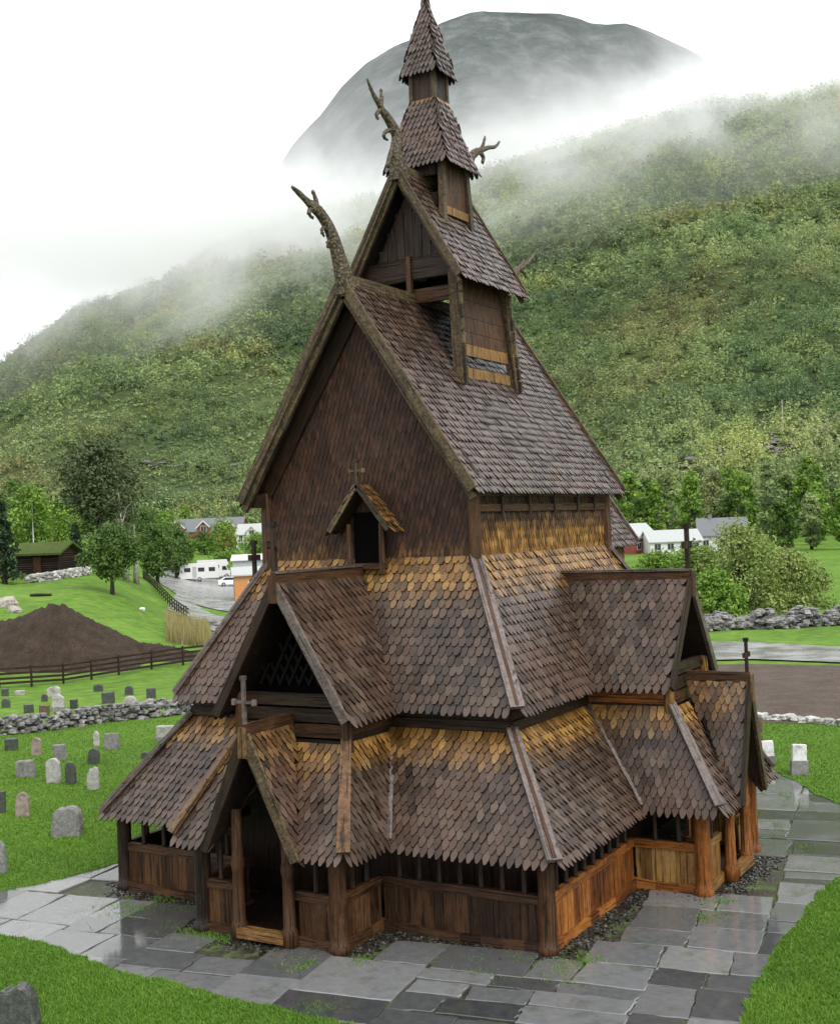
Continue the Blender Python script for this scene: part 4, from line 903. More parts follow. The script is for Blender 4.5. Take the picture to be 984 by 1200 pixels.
fence('plank_fence', 'dark plank fence with three rails behind the churchyard at the foot of the soil heap', [ground(x, v) for x, v in ((-60, 67.5), (0, 68), (75, 69.5), (140, 71.5), (215, 74.5), (330, 80))], 1.2, (.25, .5, .78, 1.06), 2.2, M_DARK)
fence('railing', 'dark railing along the bend of the road by the car park', [ground(x, v) for x, v in ((168, 168), (185, 140), (205, 122), (222, 108))], 1.2, (.35, .75, 1.1), 2.5, M_DARK)
# soil heap: a cone with lumps and a flat tail
def heap(name, label, prof, v0, depth, mat):
    V, F = [], []; n, m = 60, 18
    for i in range(n+1):
        x = prof[0][0]+(prof[-1][0]-prof[0][0])*i/n; top = np.interp(x, [a for a, b in prof], [b for a, b in prof])
        for j in range(m+1):
            t = j/m; g = ground(x, v0+depth*(t-.5)); e = math.sin(math.pi*t)**1.2
            hgt = top*e*(1+.08*float(fbm(np.array([x/9.]), np.array([t*5.]), 3, 4)[0]))+.25*e*float(fbm(np.array([x/2.5]), np.array([t*14.]), 2, 7)[0])
            V.append((g.x, g.y, g.z-.05+max(hgt, 0)))
    for i in range(n):
        for j in range(m): F.append((i*(m+1)+j, i*(m+1)+j+1, (i+1)*(m+1)+j+1, (i+1)*(m+1)+j))
    return tag(npmesh(name, V, F, mat, smooth=True), label, 'soil heap')
t = NT('dark dug soil'); n = t.noise(t.pos(), 1.2, 6, .7); n2 = t.noise(t.pos(), 9, 4, .7)
M_DUG = t.bsdf(t.ramp(t.math('ADD', t.math('MULTIPLY', n, .5), t.math('MULTIPLY', n2, .5)), [(.35, (.016, .010, .006)), (.52, (.045, .030, .019)), (.7, (.095, .068, .045))]), .85, .2, t.bump(n2, 1, .2))
heap('soil_heap', 'big dark brown mound of dug soil behind the plank fence', [(-70, .8), (-20, 1.5), (15, 2.0), (45, 2.75), (62, 3.0), (75, 3.15), (90, 2.8), (115, 2.0), (150, 1.1), (165, .5)], 79, 12, M_DUG)
heap('soil_heap', 'low flat spread of dark soil beside the big mound, reaching behind the church', [(140, .3), (170, .8), (205, .6), (235, .2)], 79, 6, M_DUG)

# ------------------------------------------------------------------ trees
def leafcloud(C, Rr, n, size, tint, rng, shell=.45, up=.35, tj=.25):
    C, Rr = np.asarray(C, float), np.asarray(Rr, float); N = len(C); size = np.broadcast_to(np.asarray(size, float), (N,)); tint = np.broadcast_to(np.asarray(tint, float), (N,))
    d = rng.normal(size=(N*n, 3)); d /= np.linalg.norm(d, axis=1, keepdims=True); r = rng.random((N*n, 1))**shell
    pos = np.repeat(C, n, 0)+d*r*np.repeat(Rr, n, 0)
    nn = d*.6+rng.normal(size=d.shape)*.55+np.array((0, 0, up)); nn /= np.linalg.norm(nn, axis=1, keepdims=True)
    a = np.cross(nn, rng.normal(size=d.shape)); a /= np.linalg.norm(a, axis=1, keepdims=True); b_ = np.cross(nn, a)
    s = (np.repeat(size, n)*rng.uniform(.55, 1.35, N*n))[:, None]
    V = np.stack([pos-a*s, pos-b_*s*.55+nn*s*.1, pos+a*s, pos+b_*s*.55-nn*s*.1], 1).reshape(-1, 3)
    return V, np.arange(len(V)).reshape(-1, 4), np.clip(np.repeat(tint, n)+rng.normal(size=N*n)*tj*.4, 0, 1)
def tree(name, label, cat, base, h, crown_w, mleaf, shape='broad', nl=26, n=70, leaf=.16, bark=M_BARK, clear=.25, group=None, seed=1, stems=1):
    rng = np.random.default_rng(seed); rs = random.Random(seed); t = thing(name, label, cat, tuple(base), 0, group); cw = crown_w/2
    C, Rr = [], []
    for i in range(nl):
        k = (i+.5)/nl; z = h*(clear+(1-clear)*k*.97)
        if shape == 'cone': w = cw*(1.02-k)**.85; lr = max(.12*cw, w*.5)
        elif shape == 'top': w = cw*(.55+.45*math.sin(math.pi*min(1, k*1.1)))*(1 if k < .7 else 1.35-k*.5); lr = cw*.34
        elif shape == 'bush': w = cw*math.sqrt(max(.05, 1-(k*.95)**2)); lr = cw*.32
        else: w = cw*math.sin(math.pi*(.12+.80*k))**.8; lr = cw*.34
        a = i*2.4+rs.uniform(-.5, .5); rr = max(0, w-lr*.8)*math.sqrt(rs.uniform(.15, 1))
        C.append((math.cos(a)*rr, math.sin(a)*rr, z)); Rr.append((lr*rs.uniform(.8, 1.25), lr*rs.uniform(.8, 1.25), lr*rs.uniform(.55, .9)))
    V, F, T = leafcloud(C, Rr, n, leaf, rng.uniform(.2, .85, nl), rng, .55); npmesh('crown', V, F, mleaf, t, T)
    b = MB()
    for s in range(stems):
        lean = (rs.uniform(-.06, .06)*h+(s-(stems-1)/2)*.07*h, rs.uniform(-.05, .05)*h); hh = h*(.92 if shape == 'cone' else .8)*rs.uniform(.9, 1)
        r0 = h*.022/math.sqrt(stems)+.04; pts = [(lean[0]*q*q, lean[1]*q*q, hh*q-.15*(q == 0)) for q in (0, .25, .5, .75, 1)]; b.tube(pts, [r0*1.3, r0, r0*.8, r0*.5, r0*.15], 8)
        for i in range(0, nl, 2):
            if shape == 'cone': break
            c = Vector(C[i]); k = min(.95, max(.12, (c.z/hh)-.22)); p = Vector((lean[0]*k*k, lean[1]*k*k, hh*k)); b.tube([p, p.lerp(c, .5)+Vector((0, 0, .03*h)), c], [r0*.4, r0*.28, r0*.08], 5)
    b.build('trunk', bark, t, True); return t
gr_ = lambda px, v, dz=0: tuple(ground(px, v)+Vector((0, 0, dz)))
tree('pine_tree', 'tall dusky pine with a broad brownish crown behind the turf-roofed shed', 'tree', gr_(118, 140), 14.6, 12.5, M_PINE, 'top', 60, 130, .24, clear=.42, seed=3)
tree('birch_tree', 'thin pale bare-stemmed birch in front of the dusky pine', 'tree', gr_(148, 136), 11.2, 4.5, M_PINE, 'broad', 14, 30, .15, bark=M_BIRCH, clear=.5, seed=4)
tree('birch_tree', 'second pale-stemmed leaning birch at the right of the dusky pine', 'tree', gr_(160, 139), 10.2, 4, M_MIDLEAF, 'broad', 12, 30, .15, bark=M_BIRCH, clear=.5, seed=14)
tree('apple_tree', 'spreading green tree with a short dark trunk on the grassy slope', 'tree', gr_(132, 108), 5.9, 6.6, M_MIDLEAF, 'broad', 34, 170, .16, clear=.3, seed=5)
tree('spruce_tree', 'dark conifer cut off at the left edge on the grassy slope', 'tree', gr_(6, 122), 8.6, 4.2, M_SPRUCE, 'cone', 24, 150, .2, clear=.08, seed=6)
tree('spruce_tree', 'dark low conifer between the shed and the dusky pine', 'tree', gr_(90, 136), 5.0, 4.0, M_SPRUCE, 'cone', 18, 120, .2, clear=.05, seed=7)
for i, (px, v, h, w, m, lb) in enumerate([(40, 152, 9, 8, M_SPRING, 'bright green tree behind the turf-roofed shed'), (185, 165, 8, 7, M_MIDLEAF, 'mid green tree right of the dusky pine by the railing'), (207, 195, 8.2, 7, M_MIDLEAF, 'mid green tree behind the white caravan'),
        (264, 235, 9.2, 9.5, M_SPRING, 'round bright green tree between the caravan and the white house'), (217, 240, 5.5, 6.5, M_SPRING, 'small round light green tree left of the caravan'), (172, 230, 10, 9, M_MIDLEAF, 'leafy tree in front of the left end of the red house'),
        (20, 190, 11, 10, M_MIDLEAF, 'tall leafy tree behind the conifer at the left edge'), (70, 200, 9, 9, M_SPRING, 'light green tree half hidden behind the dusky pine'), (196, 285, 9, 10, M_SPRING, 'light green tree at the left corner of the red house'),
        (300, 285, 5, 9, M_SPRING, 'low light green tree in front of the white house'), (240, 275, 5, 8, M_MIDLEAF, 'low green tree in front of the red house gables'), (-20, 160, 9, 9, M_MIDLEAF, 'leafy tree just beyond the left edge of the churchyard slope')]):
    tree('leafy_tree', lb, 'tree', gr_(px, v), h, w, m, 'broad', 26, 110, .24, clear=.15, seed=20+i)
for i, (px, v, h, w, m, sh, lb) in enumerate([(868, 96, 6.9, 10.2, M_WILLOW, 'bush', 'largest pale green willow bush behind the stone heap'), (815, 100, 5.2, 8.5, M_SPRING, 'bush', 'rounded green bush left of the largest willow'), (772, 104, 4.6, 7, M_SPRING, 'bush', 'green bush just right of the south porch roof'),
        (925, 99, 4.6, 8, M_WILLOW, 'bush', 'lower willow bush right of the largest one'), (752, 98, 3.3, 5, M_MIDLEAF, 'bush', 'small dark green bush tucked behind the porch cross'), (840, 92, 3.4, 5.5, M_SPRING, 'bush', 'small bright bush in front of the largest willow')]):
    tree('willow_bush', lb, 'bush', gr_(px, v), h, w, m, sh, 40, 210, .15, clear=.04, seed=50+i, stems=4)
rs = random.Random(11)
for i in range(64):     # wood edge at the foot of the right-hand slope
    px = 716+rs.random()*330; v = rs.uniform(245, 345); h = rs.uniform(10, 17)
    if px > 870 and i % 3 == 0: v = rs.uniform(205, 245); h = rs.uniform(8, 12)
    tree('birch_tree', 'bright leafy tree in the dense row at the foot of the right-hand slope', 'tree', gr_(px, v), h, h*rs.uniform(.5, .68), [M_SPRING, M_FOREST, M_SPRING, M_MIDLEAF, M_FOREST][i % 5], 'broad', 20, 95, .42, clear=.1, group='trees along the foot of the right-hand slope', seed=100+i)
for i in range(16):
    px = -20+rs.random()*330; v = rs.uniform(345, 410); h = rs.uniform(8, 13)
    tree('leafy_tree', 'leafy tree in the scattered belt above the village roofs on the left', 'tree', gr_(px, v), h, h*rs.uniform(.6, .8), [M_SPRING, M_MIDLEAF, M_FOREST][i % 3], 'broad', 18, 80, .45, clear=.1, group='trees above the village on the left', seed=170+i)
# reeds by the road bend
rng = np.random.default_rng(4); n = 2600; V, F = [], []
for i in range(n):
    px = rs.uniform(196, 246); v = rs.uniform(86, 100); g = ground(px, v); h = rs.uniform(.5, 1.5); a = rs.uniform(0, 6.3); dx, dy = math.cos(a)*.03, math.sin(a)*.03; lx, ly = rs.uniform(-.2, .2), rs.uniform(-.2, .2)
    k = len(V); V += [(g.x-dx, g.y-dy, g.z), (g.x+dx, g.y+dy, g.z), (g.x+lx+dx*.2, g.y+ly+dy*.2, g.z+h), (g.x+lx-dx*.2, g.y+ly-dy*.2, g.z+h)]; F.append((k, k+1, k+2, k+3))
tag(npmesh('reeds', V, F, M_REED, tint=rng.random(n)), 'patch of dry yellowish reeds on the slope beside the road', 'reeds', kind='stuff')
# grass blades over the near lawn
rng = np.random.default_rng(12); lp = [(p.x, p.y) for p in outer]
def inpoly(poly, X, Y):
    c = np.zeros(len(X), bool); j = len(poly)-1
    for i in range(len(poly)):
        xi, yi = poly[i]; xj, yj = poly[j]; k = ((yi > Y) != (yj > Y)) & (X < (xj-xi)*(Y-yi)/((yj-yi) or 1e-9)+xi); c ^= k; j = i
    return c
N = 900000; pxs = rng.uniform(-40, 1024, N); dd = rng.uniform(0, 1, N); v = 1/(1/13.0+dd*(1/52.0-1/13.0)); X = EYE[0]+RT[0]*v*(pxs-492)/FPX+FW[0]*v; Y = EYE[1]+RT[1]*v*(pxs-492)/FPX+FW[1]*v
ok = inpoly(lp, X, Y) & ~inpoly([(x*1.0, y*1.0) for x, y in HW], X, Y); X, Y, v = X[ok], Y[ok], v[ok]
keep = rng.random(len(X)) < .85; X, Y, v = X[keep], Y[keep], v[keep]
tf_ = fbm(X/1.6, Y/1.6, 3, 21)*.5+fbm(X/9, Y/9, 2, 5)*.4+.5
def blades(X, Y, Z, H, Wd, tint, name, label):
    n = len(X); a = rng.uniform(0, 6.283, n); l = rng.normal(size=(n, 2))*.55*H[:, None]; dx, dy = np.cos(a)*Wd, np.sin(a)*Wd
    V = np.stack([np.stack([X-dx, Y-dy, Z], -1), np.stack([X+dx, Y+dy, Z], -1), np.stack([X+l[:, 0], Y+l[:, 1], Z+H], -1)], 1).reshape(-1, 3)
    return tag(npmesh(name, V, np.arange(n*3).reshape(-1, 3), M_BLADE, tint=np.clip(tint+rng.normal(size=n)*.12, 0, 1)), label, 'grass', kind='stuff')
blades(X, Y, np.full(len(X), .03), rng.uniform(.025, .075, len(X))*(.7+.6*tf_), .004+.00035*v, tf_, 'grass', 'short bright green grass of the churchyard lawn')
# moss and grass tufts on the paving and along the wall foot
patches = [((585, 1132), .75, .35), ((672, 1138), .6, .35), ((355, 1132), .4, .2), ((210, 1075), 1.3, .5), ((160, 1062), .8, .4), ((830, 1075), .35, .2), ((900, 925), .7, 1.2), ((890, 965), .5, .9), ((690, 1128), .4, .25), ((250, 1095), .7, .3), ((420, 1128), .4, .15), ((845, 1060), .5, .25), ((935, 995), .4, .2), ((370, 1182), .5, .2), ((880, 905), .8, .6)]
Xs, Ys = [], []
for (px, py), rx, ry in patches:
    P = at(px, py); n = int(5200*rx*ry)+300; r = rng.normal(size=(n, 2))*.5; k = fbm(r[:, 0]*2+P[0]*3, r[:, 1]*2+P[1]*3, 3, 8) > -.1; r = r[k]
    Xs.append(P[0]+RT[0]*r[:, 0]*rx+FW[0]*r[:, 1]*ry*2); Ys.append(P[1]+RT[1]*r[:, 0]*rx+FW[1]*r[:, 1]*ry*2)
X, Y = np.concatenate(Xs), np.concatenate(Ys); ok = ~((np.abs(X) < XO-.1) & (Y > Y0+.1) & (Y < Y1)); X, Y = X[ok], Y[ok]
blades(X, Y, np.full(len(X), -.01), rng.uniform(.02, .06, len(X)), np.full(len(X), .011), rng.uniform(.1, .6, len(X)), 'moss', 'moss and grass tufts growing between the wet flagstones')

# ------------------------------------------------------------------ hillside wood: one mass of small crowns
rng = np.random.default_rng(31); N = 11500
S = rng.uniform(-.46, .46, N); q = rng.random(N); vf = np.interp(S, [-.5, -.25, 0, .2, .5], [360, 400, 380, 320, 300]); vr = np.interp(S, [-.6, -.35, 0, .35, .6], [1500, 1450, 1250, 1150, 1100])
V_ = vf+(vr-vf)*q**1.15*.98; U_ = S*V_; Z_ = height(U_, V_); X_, Y_ = xy(U_, V_)
dn = fbm(U_/120, V_/120, 4, 17)+.35*fbm(U_/30, V_/30, 2, 3); lf = np.clip((.12-S)/.4, 0, 1)
keep = (dn > -.34+.12*lf); X_, Y_, Z_, V_, dn, S = X_[keep], Y_[keep], Z_[keep], V_[keep], dn[keep], S[keep]
h = (2.2+5.2*rng.random(len(X_))**1.6)*(.8+.25*np.clip(V_/900, 0, 1.2)); C = np.stack([X_, Y_, Z_+h*.75], -1); Rr = np.stack([h*.72, h*.72, h*.95], -1)*rng.uniform(.8, 1.25, (len(h), 1))
tint = np.clip(.45+.7*fbm(X_/90, Y_/90, 3, 40)+.5*fbm(X_/34, Y_/34, 2, 41)+rng.normal(size=len(h))*.17-.12*np.clip((.0-S)/.3, 0, 1), 0, 1)
near = V_ < 620
Va, Fa, Ta = leafcloud(C[near], Rr[near], 95, .52, tint[near], rng, .4, tj=.3); Vb, Fb, Tb = leafcloud(C[~near], Rr[~near], 48, .95, tint[~near], rng, .4, tj=.3)
# low scrub between the crowns
N = 46000; S2 = rng.uniform(-.46, .46, N); q = rng.random(N); V2 = np.interp(S2, [-.5, -.25, 0, .2, .5], [350, 390, 370, 310, 290]); r2 = np.interp(S2, [-.6, -.35, 0, .35, .6], [1500, 1450, 1250, 1150, 1100])
V2 = V2+(r2-V2)*q**1.15*.98; U2 = S2*V2; Z2 = height(U2, V2); X2, Y2 = xy(U2, V2); h2 = rng.uniform(.8, 2.0, N)*(.7+.5*V2/900)
t2 = np.clip(.5+.6*fbm(X2/90, Y2/90, 3, 60)+rng.normal(size=N)*.15, 0, 1)
Vc, Fc, Tc = leafcloud(np.stack([X2, Y2, Z2+h2*.4], -1), np.stack([h2*1.3, h2*1.3, h2*.7], -1), 9, .45+.5*V2/900, t2, rng, .5, tj=.3)
tag(npmesh('hillside_forest', np.vstack([Va, Vb, Vc]), np.vstack([Fa, Fb+len(Va), Fc+len(Va)+len(Vb)]), M_FOREST, tint=np.r_[Ta, Tb, Tc]), 'light and dark green wood covering the mountainside', 'forest', kind='stuff')
# pale rock ledges across the slope
M_LEDGE = m_stone('grey rock ledges', (.06, .055, .052), (.17, .155, .14), scale=.35)
rs = random.Random(3)
for x0, y0, x1, y1, lb in ((778, 548, 990, 492, 'long grey rocky ledge slanting across the right-hand slope'), (165, 545, 300, 552, 'broken grey rock ledges above the red house'), (900, 528, 990, 500, 'darker broken ledge under the long one on the right-hand slope')):
    b = MB()
    for k in range(30):
        t_ = k/29+rs.uniform(-.01, .01); px = x0+(x1-x0)*t_; py = y0+(y1-y0)*t_+rs.uniform(-6, 6); lo, hi_ = 310, 1300
        for _ in range(24):   # depth where this direction meets the slope
            md = (lo+hi_)/2; g = ground(px, md); pyg = 600-FPX*((g.z-EYE[2])/md-.0138)-(px-492)*.041
            if pyg > py: lo = md
            else: hi_ = md
        g = ground(px, lo); blob(b, (g.x, g.y, g.z+.4), rs.uniform(.7, 1.8), 7, 4, jag=.35, sq=(1.5, 1.5, .6))
    tag(b.build('rock_ledge', M_LEDGE), lb, 'rock ledge')
# ------------------------------------------------------------------ buildings of the village
M_REDW = m_plain('red painted boards', (.24, .045, .035), .6, scale=.8); M_WHITEW = m_plain('white painted boards', (.58, .58, .56), .5, var=.1); M_SLATE = m_plain('grey slate roof', (.12, .125, .135), .5)
M_PALEROOF = m_plain('pale grey roof sheet', (.34, .36, .35), .5); M_GLASS = m_plain('dark window glass', (.02, .025, .03), .1); M_ORW = m_plain('orange stained boards', (.46, .20, .06), .55)
M_TURF = M_MEADOW
VZ = math.atan2(RT[1], RT[0])
def house(name, label, px, v, w, d, hw, hr, rz, mw, mr, wins=(), dorm=(), mtrim=M_WHITEW, dz=-.4, chim=None, over=.35, gablewin=False):
    g = ground(px, v); t = thing(name, label, 'house' if 'house' in name else 'building', (g.x, g.y, g.z+dz), VZ+R(rz))
    x, y = w/2, d/2; b = MB()
    b.prism([(-x, -y, 0), (-x, y, 0), (-x, y, hw), (-x, 0, hw+hr), (-x, -y, hw)], (w, 0, 0)); b.build('wall', mw, t)
    b = MB(); k = hr/y
    for s in (-1, 1): b.prism([(-x-over, s*(y+over), hw-over*k+.06), (x+over, s*(y+over), hw-over*k+.06), (x+over, 0, hw+hr+.06), (-x-over, 0, hw+hr+.06)], (0, 0, .16))
    rf = b.build('roof', mr, t)
    if chim is not None:
        b = MB(); b.box(chim-.35, chim+.35, -.35, .35, hw+hr-.6, hw+hr+.9); b.build('chimney', M_STONES, rf)
    def window(cx, cz, ww, wh, yy, par=t):
        b = MB(); b.box(cx-ww/2-.1, cx+ww/2+.1, yy-.06, yy+.02, cz-wh/2-.1, cz+wh/2+.1); o = b.build('window', mtrim, par)
        b = MB(); b.box(cx-ww/2, cx-.04, yy-.09, yy-.03, cz-wh/2, cz+wh/2); b.box(cx+.04, cx+ww/2, yy-.09, yy-.03, cz-wh/2, cz+wh/2); b.build('pane', M_GLASS, o)
    for cx, cz, ww, wh in wins: window(cx, cz, ww, wh, -y)
    for cx, dw, dh in dorm:
        b = MB(); z0 = hw-.3
        b.prism([(cx-dw/2, -y-.35, 0), (cx+dw/2, -y-.35, 0), (cx+dw/2, -y-.35, hw+dh*.35), (cx, -y-.35, hw+dh), (cx-dw/2, -y-.35, hw+dh*.35)], (0, y+.3, 0)); dm = b.build('front_gable', mw, t)
        b = MB()
        for s in (-1, 1): b.prism([(cx+s*(dw/2+.3), -y-.7, hw+dh*.35-.25), (cx, -y-.7, hw+dh+.1), (cx, 0, hw+dh+.1), (cx+s*(dw/2+.3), 0, hw+dh*.35-.25)], (0, 0, .14))
        b.build('gable_roof', mr, dm)
        b = MB()
        for s in (-1, 1): b.beam((cx+s*(dw/2+.3), -y-.74, hw+dh*.35-.2), (cx, -y-.74, hw+dh+.16), .28, .06, up=(0, -1, 0))
        b.build('bargeboard', mtrim, dm); window(cx, hw+dh*.25, dw*.42, dh*.5, -y-.36, dm)
    return t
house('long_house', 'long dark red house with grey roof and three white-windowed front gables', 246, 332, 20, 8, 4.2, 3.3, -8, M_REDW, M_SLATE, [(x, 1.6, 1.2, 1.5) for x in (-8.6, -5, -2, 2.6, 5.5, 9)], [(-7.6, 4, 2.9), (-.2, 3.6, 2.6), (6.6, 3.6, 2.6)], chim=3)
house('white_house', 'white wooden house with pale roof at the right end of the red house', 304, 322, 10.5, 7, 4.6, 2.6, -6, M_WHITEW, M_PALEROOF, [(x, z, .9, 1.3) for x in (-4, -2, 0, 2, 4) for z in (1.6, 3.6)], [(-1, 3, 2.0)], chim=2)
house('red_house', 'red house with a grey roof beside the church, leftmost of the houses on the right', 742, 226, 6.5, 6, 3.4, 2.4, 35, M_REDW, M_PALEROOF, [(-1.5, 1.8, 1, 1.2), (1.5, 1.8, 1, 1.2)])
house('low_house', 'low white house with a wide pale roof in the middle of the right-hand houses', 786, 222, 9.5, 7, 2.5, 1.9, 4, M_WHITEW, M_PALEROOF, [(x, 1.6, 1.1, 1.1) for x in (-3.4, -1, 1.4, 3.6)])
house('grey_house', 'house with a grey slate roof, rightmost of the houses on the right', 846, 226, 8.5, 8, 3.2, 3.0, -12, M_WHITEW, M_SLATE, [(x, 1.8, 1, 1.2) for x in (-3, 0, 3)], chim=-2)
house('kiosk_building', 'low orange wooden building with pale roof at the car park behind the church', 318, 150, 9, 7, 3.0, .8, 10, M_ORW, M_PALEROOF, [(-2.2, 1.7, 1.2, 1)], dz=-.05)
house('storage_building', 'pale low building with a flat roof behind the orange one', 312, 196, 10, 6, 3.6, .7, 4, M_PALEROOF, M_WHITEW, [(-3, 2, 1.2, 1), (0, 2, 1.2, 1)], dz=0)
# turf-roofed shed on its stone footing
g = ground(57, 128); sh = thing('turf_roof_shed', 'dark log shed with a mossy turf roof on the grassy slope', 'shed', (g.x, g.y, g.z), VZ+R(-14))
b = MB()
for i in range(9):
    z = .15+i*.23; rr_ = .12
    for y in (-1.9, 1.9): b.tube([(-2.5, y, z), (2.5, y, z)], rr_, 7)
    for x in (-2.4, 2.4): b.tube([(x, -2.0, z+.11), (x, 2.0, z+.11)], rr_, 7)
b.prism([(-2.4, -1.8, 2.1), (-2.4, 1.8, 2.1), (-2.4, 0, 2.95)], (.1, 0, 0)); b.prism([(2.3, -1.8, 2.1), (2.3, 1.8, 2.1), (2.3, 0, 2.95)], (.1, 0, 0)); b.build('log_wall', M_DARK, sh)
b = MB(); b.box(-.5, .4, -2.06, -2.02, .2, 1.8); b.build('door', M_BROWN, sh)
b = MB()
for s in (-1, 1): b.prism([(-3.0, s*2.6, 1.95), (3.0, s*2.6, 1.95), (3.0, 0, 3.1), (-3.0, 0, 3.1)], (0, 0, .22))
b.build('turf_roof', m_grass('mossy roof turf', (.035, .06, .012), (.10, .13, .03), (.12, .10, .04)), sh)
stonewall('stone_footing', 'pale grey stone retaining wall on the slope in front of the shed', [ground(x, v) for x, v in ((34, 122), (60, 121), (85, 124), (104, 129))], .75, .8, 60, .26, seed=17, mat=m_stone('pale wall stones', (.2, .19, .18), (.46, .45, .43), scale=2))
# ------------------------------------------------------------------ vehicles
M_CARW = m_plain('white car paint', (.7, .71, .72), .25, var=.08); M_CARB = m_plain('blue car paint', (.05, .10, .22), .2, var=.08); M_CARK = m_plain('black car paint', (.02, .02, .022), .2, var=.05); M_CARS = m_plain('silver car paint', (.4, .41, .42), .25, .4, .08)
M_TYRE = m_plain('tyre rubber', (.015, .015, .015), .8)
def wheels(t, xs, y, r):
    for x in xs:
        for s in (-1, 1):
            b = MB(); b.tube([(x, s*y-.1, r), (x, s*y+.1, r)], r, 14); w = b.build('wheel', M_TYRE, t); b = MB(); b.tube([(x, s*y-.11, r), (x, s*y+.11, r)], r*.55, 10); b.build('rim', M_CARS, w)
def car(label, px, v, rz, m, est=False):
    g = ground(px, v); t = thing('parked_car', label, 'car', (g.x, g.y, g.z+.1), VZ+R(rz), 'cars in the car park')
    P = [(-2.1, .3), (2.05, .3), (2.12, .62), (1.95, .82), (1.0, .92), (.45, 1.38), (-1.1 if not est else -1.85, 1.42), (-1.75 if not est else -2.05, .98), (-2.12, .9)]
    b = MB(); b.prism([(x, -.82, z) for x, z in P], (0, 1.64, 0)); b.build('body', m, t)
    for s in (-1, 1):
        b = MB(); b.prism([(x, s*.83, z) for x, z in ((.85, .95), (.4, 1.31), (-1.0, 1.34), (-1.5, .98))], (0, s*.012, 0)); b.build('side_window', M_GLASS, t)
    b = MB(); b.hexa([(1.02, -.7, .93), (1.02, .7, .93), (.98, .7, .95), (.98, -.7, .95), (.5, -.62, 1.36), (.5, .62, 1.36), (.46, .62, 1.38), (.46, -.62, 1.38)]); b.build('windscreen', M_GLASS, t)
    for s in (-1, 1):
        b = MB(); b.box(2.04, 2.13, s*.6-.15, s*.6+.15, .62, .76); b.build('headlight', M_WHITEW, t)
    wheels(t, (-1.3, 1.3), .78, .31); return t
car('white and blue car parked right of the caravan', 272, 188, 12, M_CARW); car('dark blue car just behind the white one by the orange building', 283, 200, 170, M_CARB, True)
car('white car parked left of the caravan', 198, 196, 20, M_CARW, True); car('black car at the left end of the row of parked cars', 184, 206, 24, M_CARK); car('silver car behind the gap between the caravan and the white car', 206, 214, 160, M_CARS)
g = ground(235, 196); t = thing('caravan', 'white caravan with dark windows in the car park', 'caravan', (g.x, g.y, g.z+.1), VZ+R(10))
P = [(-3.1, .45), (3.0, .45), (3.15, 1.2), (2.9, 2.5), (2.4, 2.85), (-2.7, 2.9), (-3.15, 2.5), (-3.25, 1.2)]
b = MB(); b.prism([(x, -1.1, z) for x, z in P], (0, 2.2, 0)); b.build('body', M_WHITEW, t)
for x in (-2.0, .2, 1.9):
    b = MB(); b.box(x-.5, x+.5, -1.125, -1.09, 1.55, 2.2); b.build('window', M_GLASS, t)
b = MB(); b.box(-1.2, -.55, -1.12, -1.09, .6, 2.35); b.build('door', M_PALEROOF, t)
b = MB(); b.beam((3.0, 0, .45), (4.3, 0, .45), .12, .1); b.build('drawbar', M_CARK, t); wheels(t, (-.1,), 1.0, .34)
g = ground(252, 205); t = thing('motorhome', 'second white camper van standing behind the caravan', 'camper van', (g.x, g.y, g.z+.1), VZ+R(14))
b = MB(); b.prism([(x, -1.05, z) for x, z in ((-2.9, .4), (2.9, .4), (2.95, 1.1), (2.2, 1.3), (1.9, 2.1), (2.3, 2.3), (2.0, 3.1), (-2.9, 3.1))], (0, 2.1, 0)); b.build('body', M_WHITEW, t)
for x, z in ((-1.9, 1.9), (.2, 1.9)):
    b = MB(); b.box(x-.5, x+.5, -1.08, -1.04, z-.3, z+.35); b.build('window', M_GLASS, t)
b = MB(); b.prism([(x, -1.06, z) for x, z in ((1.2, 1.35), (2.05, 1.35), (1.8, 2.0), (1.2, 2.0))], (0, -.02, 0)); b.build('cab_window', M_GLASS, t); wheels(t, (-1.9, 1.9), .95, .36)
# ------------------------------------------------------------------ small things
g = ground(40, 150); b = MB(); b.tube([(0, 0, 0), (0, 0, 7.2)], [.07, .04], 8); o = b.build('flagpole', M_WHITEW); o.location = g; tag(o, 'thin white flagpole behind the turf-roofed shed', 'flagpole')
b = MB(); b.tube([(0, 0, 7.2), (0, 0, 7.35)], [.08, .05], 8); b.build('finial', M_OCHRE, o)
def slope_pt(px, py, lo=310, hi_=1300):
    for _ in range(26):
        md = (lo+hi_)/2; g = ground(px, md); pyg = 600-FPX*((g.z-EYE[2])/md-.0138)-(px-492)*.041
        if pyg > py: lo = md
        else: hi_ = md
    return ground(px, lo), lo
g, v = slope_pt(918, 508); hh = 40*v/FPX
t = thing('power_pole', 'thin grey power pole with a short crossarm on the right-hand slope', 'pole', tuple(g)); b = MB(); b.tube([(0, 0, -1), (0, 0, hh)], [.22, .16], 8); b.build('mast', M_PALEW, t)
b = MB(); b.beam((-.8, 0, hh-.9), (.8, 0, hh-.9), .18, .18); b.build('crossarm', M_PALEW, t)
